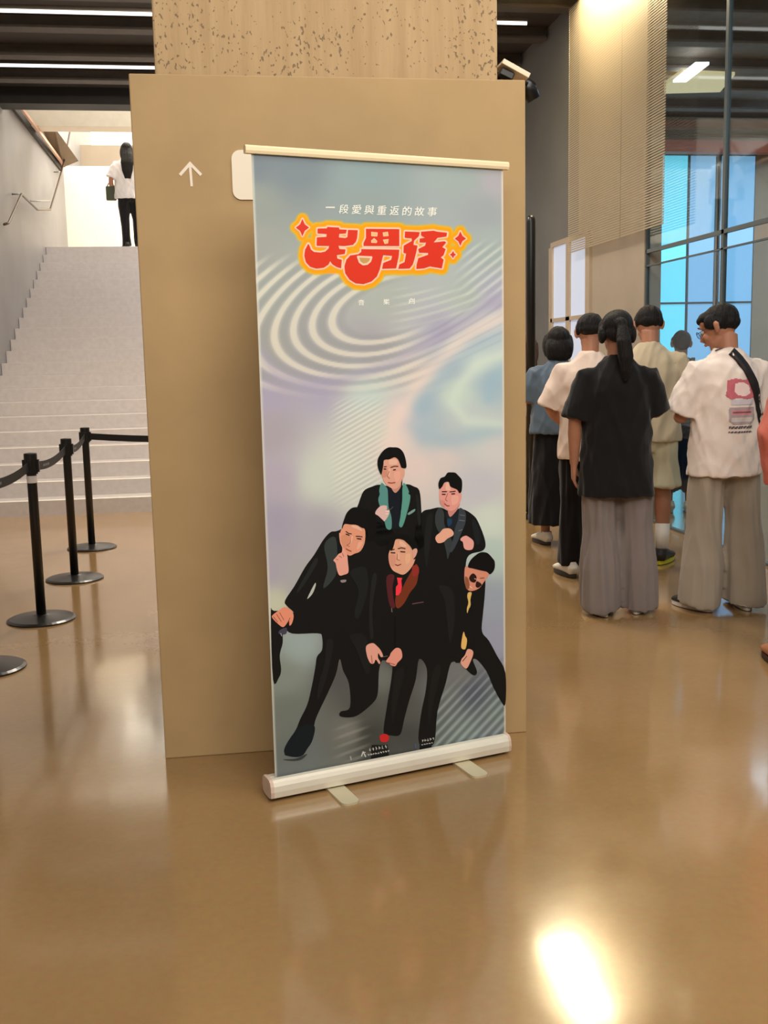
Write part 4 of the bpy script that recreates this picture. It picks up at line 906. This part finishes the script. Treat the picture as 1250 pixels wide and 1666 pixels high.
    for key in ('L', 'R'):
        sh, el, wr = A[key]; q = -1 if key == 'L' else 1; inn = TL((q*.09, -.005, 1.315)); f = t['sl']
        r = t['sr']
        if f <= 1:
            e_ = lerp(sh, el, f); g.tube([inn, sh+Vector((q*.004, 0, -.006)), lerp(sh, e_, .5), e_], [(r*.72, r*.72), (r*.76, r*.82), (r*.92, r*.95), (r*1.06, r)], 18)
        else:
            e_ = lerp(el, wr, f-1); g.tube([inn, sh+Vector((0, 0, -.01)), lerp(sh, el, .5), el, lerp(el, e_, .5), e_], [r*.9, r*.92, r*.85, r*.74, r*.62, r*.52], 18)
    top_ = remesh(g, t['name'], cloth(t['name']+'_%d' % seed, t['col']), root, M, .010*s, 3, (t.get('amp', .008), 85, 45, seed+3))
    # lower garment
    l = dict(kind='trousers', top=1.0, hem=.03, hw=.11, col=(120, 110, 100), name='trousers', hipw=.178); l.update(bottom); g = MB()
    if l['kind'] == 'skirt':
        g.tube([(0, 0, l['top']), (0, 0, .88), (0, 0, .6), (0, 0, l['hem']+.04), (0, 0, l['hem'])], [(.15, .11), (.185, .13), (.21, .155), (l['hw'], l['hw']*.85), (l['hw'], l['hw']*.85)], 28, side=X)
    else:
        g.tube([(hips*.5, 0, l['top']), (hips, 0, .90), (hips, -.005, .80), (hips, 0, .74)], [(.130, .095), (l['hipw']*.96, .114), (l['hipw']*.98, .118), (l['hipw']*.7, .09)], 24, side=X)
        for (hp, kn, an) in LG_:
            hm = l['hem']; hw = l['hw']
            if hm > .35: pts_ = [hp, lerp(hp, kn, .5), Vector((kn.x, kn.y-.01, hm+.02)), Vector((kn.x, kn.y-.01, hm))]; rs = [.098, .10, hw, hw]
            else: pts_ = [hp, lerp(hp, kn, .5), kn+Vector((0, -.01, 0)), lerp(kn, an, .55)+Vector((0, -.005, 0)), Vector((an.x, an.y+.02, max(hm+.02, .05))), Vector((an.x, an.y+.025, hm))]; rs = [.098, .10, .092*(.5+hw/.22), hw*.95, (hw*.98, hw*1.12), (hw, hw*1.15)]
            g.tube(pts_, rs, 20, side=X)
    remesh(g, l['name'], cloth(l['name']+'_l%d' % seed, l['col']), root, M, .011*s, 3, (.010, 110, 12, seed+9))
    # shoes
    sc_, sl_ = shoes
    upm = mat('shoe_%02x%02x%02x' % sc_, sc_, .55); som = mat('sole_%02x%02x%02x' % sl_, sl_, .6)
    for (hp, kn, an), q in zip(LG_, (-1, 1)):
        o_ = Vector((an.x, an.y, 0)); R_ = Matrix.Rotation(-q*.32, 3, 'Z')
        def S(x, y, z): return o_+R_ @ Vector((x, y, z))
        u = MB(); u.tube([S(0, -.075, .045), S(0, -.06, .055), S(0, .0, .062), S(0, .07, .052), S(0, .14, .040), S(0, .185, .034), S(0, .205, .032)], [(.022, .025), (.040, .042), (.042, .048), (.045, .038), (.049, .026), (.040, .018), (.015, .010)], 16, side=X)
        u.tube([S(0, -.03, .06), S(0, -.03, .105)], [(.040, .045), (.038, .042)], 14, side=X)
        so = remesh(u, 'shoe', upm, root, M, .007*s, 2)
        k = MB(); ring = []
        for j in range(24):
            a = 2*PI*j/24; yy = .065+.145*math.sin(a); xx = (.046+.008*math.sin(a))*math.cos(a); ring.append((xx, yy))
        k.add([S(x, y, .004) for x, y in ring]+[S(x, y, .026) for x, y in ring], [tuple(reversed(range(24))), tuple(range(24, 48))]+[(j, (j+1) % 24, 24+(j+1) % 24, 24+j) for j in range(24)])
        k.v = [tuple(M @ Vector(v)) for v in k.v]; k.build('sole', som, so)
        if l.get('sock'):
            z0, z1, sc2 = l['sock']; g = MB(); g.tube([S(0, -.005, z0), lerp(an, kn, (z1-.08)/.36)*1.0], [.043, .047], 18)
            g.v = [tuple(M @ Vector(v)) for v in g.v]; g.build('sock', cloth('sock_cloth', sc2), root, smooth=True)
    root['_M'] = 0; del root['_M']
    return root, M, top_, A

def away(px, py, z=0.): p = at_floor(px, py, z); p.z = 0; return p
fwdL = ((-.215, .06, 1.11), (-.10, .27, 1.16), (.6, 0, .8), (.4, .2, .8), .75)      # forearms raised in front, hands round a phone
fwdR = ((.215, .06, 1.11), (.10, .27, 1.16), (-.6, 0, .8), (-.4, .2, .8), .75)
LIGHTSH = ((232, 226, 205), (200, 195, 180)); BLKSH = ((28, 26, 26), (228, 224, 215)); WHTSH = ((228, 224, 214), (50, 46, 44))
# woman in the black tee, nearest of the queue
pD, MD, tD, _ = person(away(1000, 998), 15, 1.64, 'woman with a black ponytail in an oversized black t-shirt and wide grey trousers',
    dict(hem=.665, w=.195, d=.135, sl=.98, sr=.086, col=(20, 19, 20), name='black_t_shirt', flare=.018), dict(hem=.045, hw=.115, col=(128, 118, 114), name='grey_trousers', hipw=.178),
    head=(6, 12), arms={'L': ((-.225, -.03, 1.08), (-.225, .03, .84), (1, 0, 0), (0, 1, 0), .4), 'R': fwdR}, feet=((-.08, -.01), (.135, .06)), hair='pony', shoes=LIGHTSH, seed=11)
# man in the printed white tee
pG, MG, tG, _ = person(away(1173, 990), -4, 1.67, 'man in a white t-shirt with pink back print, black strap across, wide beige trousers',
    dict(hem=.745, w=.205, d=.142, sl=.92, sr=.090, col=(236, 222, 212), name='white_printed_t_shirt', flare=.01, amp=.008), dict(hem=.045, hw=.120, col=(168, 156, 140), name='beige_wide_trousers', hipw=.180),
    head=(42, 24), arms={'L': ((-.24, .05, 1.06), (-.13, .26, 1.07), (.6, 0, .8), (.4, .2, .8), .75), 'R': ((.25, .05, 1.08), (.10, .27, 1.10), (-.6, 0, .8), (-.4, .2, .8), .75)},
    feet=((-.12, .02), (.13, -.01)), hair='shortm', shoes=BLKSH, seed=12, build=1.08)
# man in the beige shirt and shorts
pE, ME, tE, _ = person(away(1052, 915), 20, 1.73, 'man in a loose beige shirt and pale shorts behind the woman in black, white socks',
    dict(hem=.80, w=.205, d=.14, sl=.95, sr=.088, col=(190, 176, 150), name='beige_shirt'), dict(hem=.50, hw=.125, top=.98, col=(204, 198, 170), name='pale_shorts', hipw=.185, sock=(.10, .24, (235, 230, 222))),
    head=(8, 26), arms={'L': fwdL, 'R': ((.265, .03, 1.10), (.17, .27, 1.17), (-.6, 0, .8), (-.4, .2, .8), .75)}, feet=((-.08, 0), (.10, 0)), hair='shortm', shoes=((40, 38, 34), (214, 206, 40)), seed=13, build=1.05)
# person in the plain white tee
pC, MC, tC, _ = person(away(958, 938), 12, 1.67, 'person in a plain white t-shirt and black trousers, left of the woman in black',
    dict(hem=.76, w=.195, d=.135, sl=.98, sr=.084, col=(232, 212, 198), name='white_t_shirt'), dict(hem=.09, hw=.085, col=(22, 20, 22), name='black_trousers'),
    head=(-6, 22), arms={'L': ((-.245, .03, 1.08), (-.16, .24, .98), (.6, 0, .8), (.4, .2, .8), .6), 'R': fwdR}, feet=((-.12, .03), (.10, .10)), hair='shortm', hairm=HAIR, shoes=WHTSH, seed=14)
# bob haired woman in blue grey and a long black skirt
pB, MB_, tB, _ = person(away(908, 884), 10, 1.62, 'woman with bobbed black hair in a blue-grey shirt and long black skirt',
    dict(hem=.86, w=.215, d=.14, sl=.95, sr=.100, col=(92, 108, 124), name='blue_grey_shirt'), dict(kind='skirt', hem=.16, hw=.235, col=(16, 15, 17), name='long_black_skirt'),
    head=(0, 6), arms={'L': fwdL, 'R': fwdR}, feet=((-.10, 0), (.08, 0)), hair='bob', shoes=WHTSH, seed=15)
# person in cream, half hidden by the column
pA, MA, tA, _ = person(away(858, 838), 18, 1.60, 'person with long brown hair and khaki trousers half hidden behind the column edge',
    dict(hem=.92, w=.19, d=.125, sl=.9, sr=.080, col=(212, 196, 160), name='cream_top'), dict(hem=.05, hw=.10, col=(166, 146, 112), name='khaki_trousers'),
    head=(0, 6), hair='long', hairm=HAIRB, feet=((-.09, 0), (.09, 0)), shoes=LIGHTSH, seed=16, voxel=.008)
# person in navy beyond
pF, MF, tF, _ = person(away(1104, 832), 18, 1.60, 'person in navy trousers with a brown backpack, beyond the glass behind the queue',
    dict(hem=.84, w=.20, d=.13, sl=.9, sr=.085, col=(70, 66, 62), name='dark_top'), dict(hem=.20, hw=.085, col=(32, 38, 58), name='navy_trousers'),
    head=(0, 10), hair='short', feet=((-.09, 0), (.09, 0)), shoes=LIGHTSH, seed=17, voxel=.008)
# person in salmon at the right edge
hp = at_floor(1246, 1102); hp.z = 0
pH, MH, tH, _ = person((hp.x+.31, hp.y+.05, 0), 32, 1.66, 'person in a salmon pink long-sleeved top cut off by the right edge of the picture',
    dict(hem=.80, w=.20, d=.13, sl=1.98, sr=.078, col=(214, 116, 98), name='salmon_top'), dict(hem=.52, hw=.09, top=.98, col=(60, 62, 72), name='dark_shorts'),
    head=(0, 10), arms={'L': ((-.262, -.01, 1.06), (-.245, .07, .82), (1, 0, 0), (0, 1, 0), 1.3), 'R': fwdR}, hair='long', feet=((-.19, .02), (.10, -.02)), shoes=((205, 140, 100), (70, 45, 35)), seed=18)
# person at the top of the stairs
sz = YS+NST*RUN; lp = at_y(214, 395, sz-.02); 
pS, MS, tS, _ = person((lp.x, sz+.0, NST*RISE), -4, 1.60, 'person in white shirt with long dark hair at the top of the stairs',
    dict(hem=.78, w=.225, d=.14, sl=.95, sr=.095, col=(226, 222, 222), name='white_shirt'), dict(hem=.05, hw=.075, col=(18, 17, 18), name='black_trousers'),
    head=(0, 8), arms={'L': ((-.27, -.02, 1.09), (-.27, .06, .90), (1, 0, 0), (0, 1, 0), .9)}, feet=((-.08, .06), (.12, .16)), hair='long', shoes=((30, 28, 28), (40, 36, 34)), seed=19, voxel=.008, group='people on the stairs')
bake_all()

# ------------------------------------------------------------ things worn and carried
def bvh_of(o):
    me = o.data; off = pw(o); return BVHTree.FromPolygons([tuple(v.co+off) for v in me.vertices], [tuple(p.vertices) for p in me.polygons])
# back print on the white tee, laid on the cloth
bG = bvh_of(tG)
def back_pt(M, bv, x, z, lift=.003):
    o = M @ Vector((x, -.6, z)); d = (M.to_3x3() @ Vector((0, 1, 0))).normalized(); hit = bv.ray_cast(o, d)
    return (hit[0]-d*lift) if hit[0] else None
def inside(x, y, P):
    c = False; j = len(P)-1
    for i in range(len(P)):
        if ((P[i][1] > y) != (P[j][1] > y)) and (x < (P[j][0]-P[i][0])*(y-P[i][1])/(P[j][1]-P[i][1])+P[i][0]): c = not c
        j = i
    return c
PCX, PCZ = .012, 1.16
# print outline in centimetres about its centre: pink shape, pale jar, three lines of small letters
shapes = [([(-8,6),(-9,2),(-6,0),(-2,1),(3,0),(8,1),(9,4),(8,9),(5,11),(1,10),(-4,11),(-8,10)], (205, 108, 122)),
          ([(-4,8.5),(0,9),(4,7),(5,3),(2,1.6),(-2,2),(-4,4)], (250, 226, 222)),
          ([(-6,0),(7,0),(7,-3),(-6,-3)], (212, 204, 212)), ([(-7,-4),(8,-4),(8.4,-11),(6,-13),(-5,-13),(-7.4,-11)], (176, 158, 160)),
          ([(-5.4,-5.4),(6.4,-5.4),(6.4,-8.4),(-5.4,-8.4)], (216, 140, 150)), ([(-5.2,-6.6),(6.2,-6.6),(6.2,-7.2),(-5.2,-7.2)], (130, 90, 96)),
          ([(-6,-9.4),(7,-9.4),(7,-12),(-6,-12)], (205, 196, 190))]
cellmb = {}; ST_ = .45; nx = 44; nz = 66
for i in range(nx):
    for j in range(nz):
        x = -10+i*ST_; z = 12-j*ST_; c = None
        for P, rgb in shapes:
            if inside(x+ST_/2, z-ST_/2, P): c = rgb
        if c is None and -22 < z < -14 and abs(x) < 7:
            row = int((-14-z)//2.4); ph_ = (-14-z) % 2.4
            if ph_ < 1.2 and (row < 2 or abs(x) < 3) and ((i*7+j*3+row) % 4 != 0): c = (88, 78, 84)
        if c is None: continue
        q4 = [back_pt(MG, bG, PCX+a/100, PCZ+b_/100) for a, b_ in ((x, z), (x+ST_, z), (x+ST_, z-ST_), (x, z-ST_))]
        if None in q4: continue
        mbp = cellmb.setdefault('p', (MB(), [])); 
        if c not in mbp[1]: mbp[1].append(c)
        mbp[0].add(q4, [(3, 2, 1, 0)], mbp[1].index(c))
if cellmb:
    mbp = cellmb['p']; o = mbp[0].build('back_print', [mat('tee_ink_%02x%02x%02x' % c, c, .8) for c in mbp[1]], tG); o['label'] = 'pink and grey print with small lettering'
# strap round the torso from the left of the neck to the right hip
def loop_strap(M, bv, name, parent, m, zc, dz, ang0, wdt, lift=.006):
    pts = []
    K_ = 64
    for i in range(K_):
        a = 2*PI*i/K_; z = zc+dz*math.cos(a-ang0); dirv = Vector((math.sin(a), math.cos(a), 0))
        pr = []
        for e in (-.5, .5):
            zz_ = z+e*wdt
            o = M @ (Vector((0, -.0, zz_))+dirv*.8); d = (M.to_3x3() @ -dirv).normalized(); hit = bv.ray_cast(o, d)
            pr.append((hit[0]-d*lift) if hit[0] else None)
        pts.append(pr)
    pts = [p for p in pts if None not in p and (p[0]-p[1]).length < .2]
    mb = MB(); vs = []; nn = len(pts)
    ctr_ = M @ Vector((0, 0, zc))
    for a, b_ in pts:
        n_ = ((a+b_)/2-ctr_); n_.z = 0; n_.normalize(); vs += [a, b_, b_-n_*.003, a-n_*.003]
    fs = []
    for i in range(nn):
        p_, q_ = i*4, ((i+1) % nn)*4
        if (Vector(vs[p_])-Vector(vs[q_])).length > .2: continue
        for k in range(4): fs.append((p_+k, p_+(k+1) % 4, q_+(k+1) % 4, q_+k))
    return mb.add(vs, fs).build(name, m, parent, smooth=True)
STRAP = mat('black_strap', (26, 20, 22), .6)
ctr = MG @ Vector((.0, .21, .96))
cb = thing('crossbody_bag', ctr, 'black crossbody bag whose strap runs over the white printed t-shirt', 'bag')
# strap path over the back: a band of quads pressed onto the cloth
path = [(-.035, 1.425), (.0, 1.385), (.035, 1.335), (.07, 1.275), (.10, 1.21), (.125, 1.15), (.145, 1.09), (.165, 1.03), (.185, .985)]
vs = []; fine = []
for (a, b_) in zip(path[:-1], path[1:]):
    for t in (0, .33, .66): fine.append((a[0]+(b_[0]-a[0])*t, a[1]+(b_[1]-a[1])*t))
fine.append(path[-1]); mb = MB(); rows = []
for i, (x, z) in enumerate(fine):
    x2, z2 = fine[min(i+1, len(fine)-1)]; x1_, z1_ = fine[max(i-1, 0)]; tx, tz = x2-x1_, z2-z1_; L_ = math.hypot(tx, tz); nx_, nz_ = -tz/L_*.026, tx/L_*.026
    a = back_pt(MG, bG, x+nx_, z+nz_, .007); b_ = back_pt(MG, bG, x-nx_, z-nz_, .007)
    if a and b_: rows.append((a, b_))
dn = (MG.to_3x3() @ Vector((0, 1, 0))).normalized()
vs = [];
for a, b_ in rows: vs += [a, b_, b_+dn*.003, a+dn*.003]
fs = []
for i in range(len(rows)-1):
    for k in range(4): fs.append((i*4+k, i*4+(k+1) % 4, i*4+4+(k+1) % 4, i*4+4+k))
mb.add(vs, fs).build('strap', STRAP, cb, smooth=True)
# front run of the strap and the bag itself at the chest
r3 = (MG.to_3x3()).normalized()
fp = [(-.06, -.03, 1.425), (-.05, .06, 1.405), (-.02, .135, 1.33), (.05, .175, 1.20), (.12, .185, 1.08), (.18, .165, 1.0)]
for (a, b_) in zip(fp[:-1], fp[1:]): mb = MB().bar(MG @ Vector(a), MG @ Vector(b_), .04, .004, up=r3 @ Vector((0, 1, .3))); mb.build('strap', STRAP, cb)
mbb = MB().tube([MG @ Vector((.02, .205, 1.03)), MG @ Vector((.07, .215, 1.02)), MG @ Vector((.16, .205, .99)), MG @ Vector((.19, .19, .98))], [(.03, .02), (.07, .03), (.07, .03), (.04, .02)], 16, side=(0, 0, 1))
mbb.build('pouch', STRAP, cb, smooth=True, bevel=.004)
# glasses
gl = MB(); Rh = Matrix.Rotation(math.radians(42), 3, 'Z') @ Matrix.Rotation(-math.radians(24), 3, 'X'); pv = Vector((0, 0, 1.455))
def HG(x, y, z): return MG @ (pv+Rh @ Vector((x*1.08, y*1.08, (z-1.455)*1.06)))
gm = mat('dark_wire', (40, 36, 36), .3, metal=.7)
for q in (-1, 1):
    ring = [HG(q*.033+.024*math.cos(a), .108, 1.548+.018*math.sin(a)) for a in np.linspace(0, 2*PI, 21)]
    gl.tube(ring, .0016, 6, cap=False); gl.tube([HG(q*.057, .106, 1.553), HG(q*.078, .06, 1.556), HG(q*.086, -.005, 1.556)], .0015, 6)
gl.tube([HG(-.010, .110, 1.55), HG(.010, .110, 1.55)], .0015, 6)
gz = thing('spectacles', HG(0, .108, 1.548), 'thin wire spectacles worn by the man in the white printed t-shirt', 'glasses')
gl.build('frame', gm, gz, smooth=True)
for q in (-1, 1):
    l_ = MB(); ring = [HG(q*.033+.023*math.cos(a), .1085, 1.548+.017*math.sin(a)) for a in np.linspace(0, 2*PI, 20, endpoint=False)]
    l_.add(ring+[v+(MG.to_3x3() @ Rh @ Vector((0, 1, 0)))*-.001 for v in ring], [tuple(range(20)), tuple(reversed(range(20, 40)))]+[(j, (j+1) % 20, 20+(j+1) % 20, 20+j) for j in range(20)]).build('lens', GLASS, gz)
# phones held in front of the queuers
def phone(M, label, z=1.235, y=.345, x=0.):
    c = M @ Vector((x, y, z)); t = thing('phone', c, label, 'phone', 'phones held by the people in the queue'); R3_ = (M.to_3x3()).normalized() @ Matrix.Rotation(math.radians(-35), 3, 'X')
    mb = MB().box((-.037, -.004, -.076), (.037, .004, .076)); mb.v = [tuple(c+R3_ @ Vector(v)) for v in mb.v]; mb.build('case', BLACK, t, bevel=.003)
    mb = MB().box((-.034, -.0052, -.072), (.034, -.0042, .072)); mb.v = [tuple(c+R3_ @ Vector(v)) for v in mb.v]; mb.build('screen', mat('phone_screen', (200, 215, 235), .2, emit=(190, 210, 240), estr=.6), t)
phone(MG, 'phone held in front of the man in the white printed t-shirt', 1.17, .36)
# brown backpack
c = MF @ Vector((0, -.20, 1.13)); bp_ = thing('backpack', c, 'brown backpack on the person in navy, seen left of the printed t-shirt', 'bag')
BROWN = mat('brown_canvas', (104, 86, 74), .8, var=.1, bump=.2, bscale=200)
g = MB().tube([(0, -.20, .90), (0, -.20, .92), (0, -.20, 1.10), (0, -.19, 1.27), (0, -.18, 1.33)], [(.13, .06), (.15, .08), (.155, .085), (.14, .07), (.08, .04)], 20, side=(1, 0, 0)); g.v = [tuple(MF @ Vector(v)) for v in g.v]; g.build('pack', BROWN, bp_, smooth=True)
g = MB().tube([(0, -.285, .95), (0, -.292, 1.0), (0, -.285, 1.10), (0, -.28, 1.12)], [(.09, .02), (.105, .03), (.10, .03), (.08, .015)], 16, side=(1, 0, 0)); g.v = [tuple(MF @ Vector(v)) for v in g.v]; g.build('pocket', BROWN, bp_, smooth=True)
for q in (-1, 1):
    g = MB().tube([(q*.09, -.13, 1.31), (q*.10, -.03, 1.42), (q*.10, .08, 1.36), (q*.11, .135, 1.22), (q*.13, .09, 1.05), (q*.14, -.10, .98)], [(.02, .005)]*6, 8, side=(1, 0, 0)); g.v = [tuple(MF @ Vector(v)) for v in g.v]; g.build('strap', BROWN, bp_, smooth=True)
# bag carried on the stairs
c = MS @ Vector((-.29, .05, .88)); sb = thing('shoulder_bag', c, 'dark olive bag carried by the person at the top of the stairs', 'bag')
g = MB().box((-.36, -.02, .76), (-.20, .06, .98)); g.v = [tuple(MS @ Vector(v)) for v in g.v]; g.build('pouch', mat('olive_canvas', (70, 76, 58), .8, bump=.1), sb, bevel=.015)
g = MB().tube([(-.34, .02, .97), (-.31, .02, 1.03), (-.25, .02, 1.03), (-.22, .02, .97)], .008, 8); g.v = [tuple(MS @ Vector(v)) for v in g.v]; g.build('handle', BLACK, sb, smooth=True)
# ring on the salmon sleeved hand
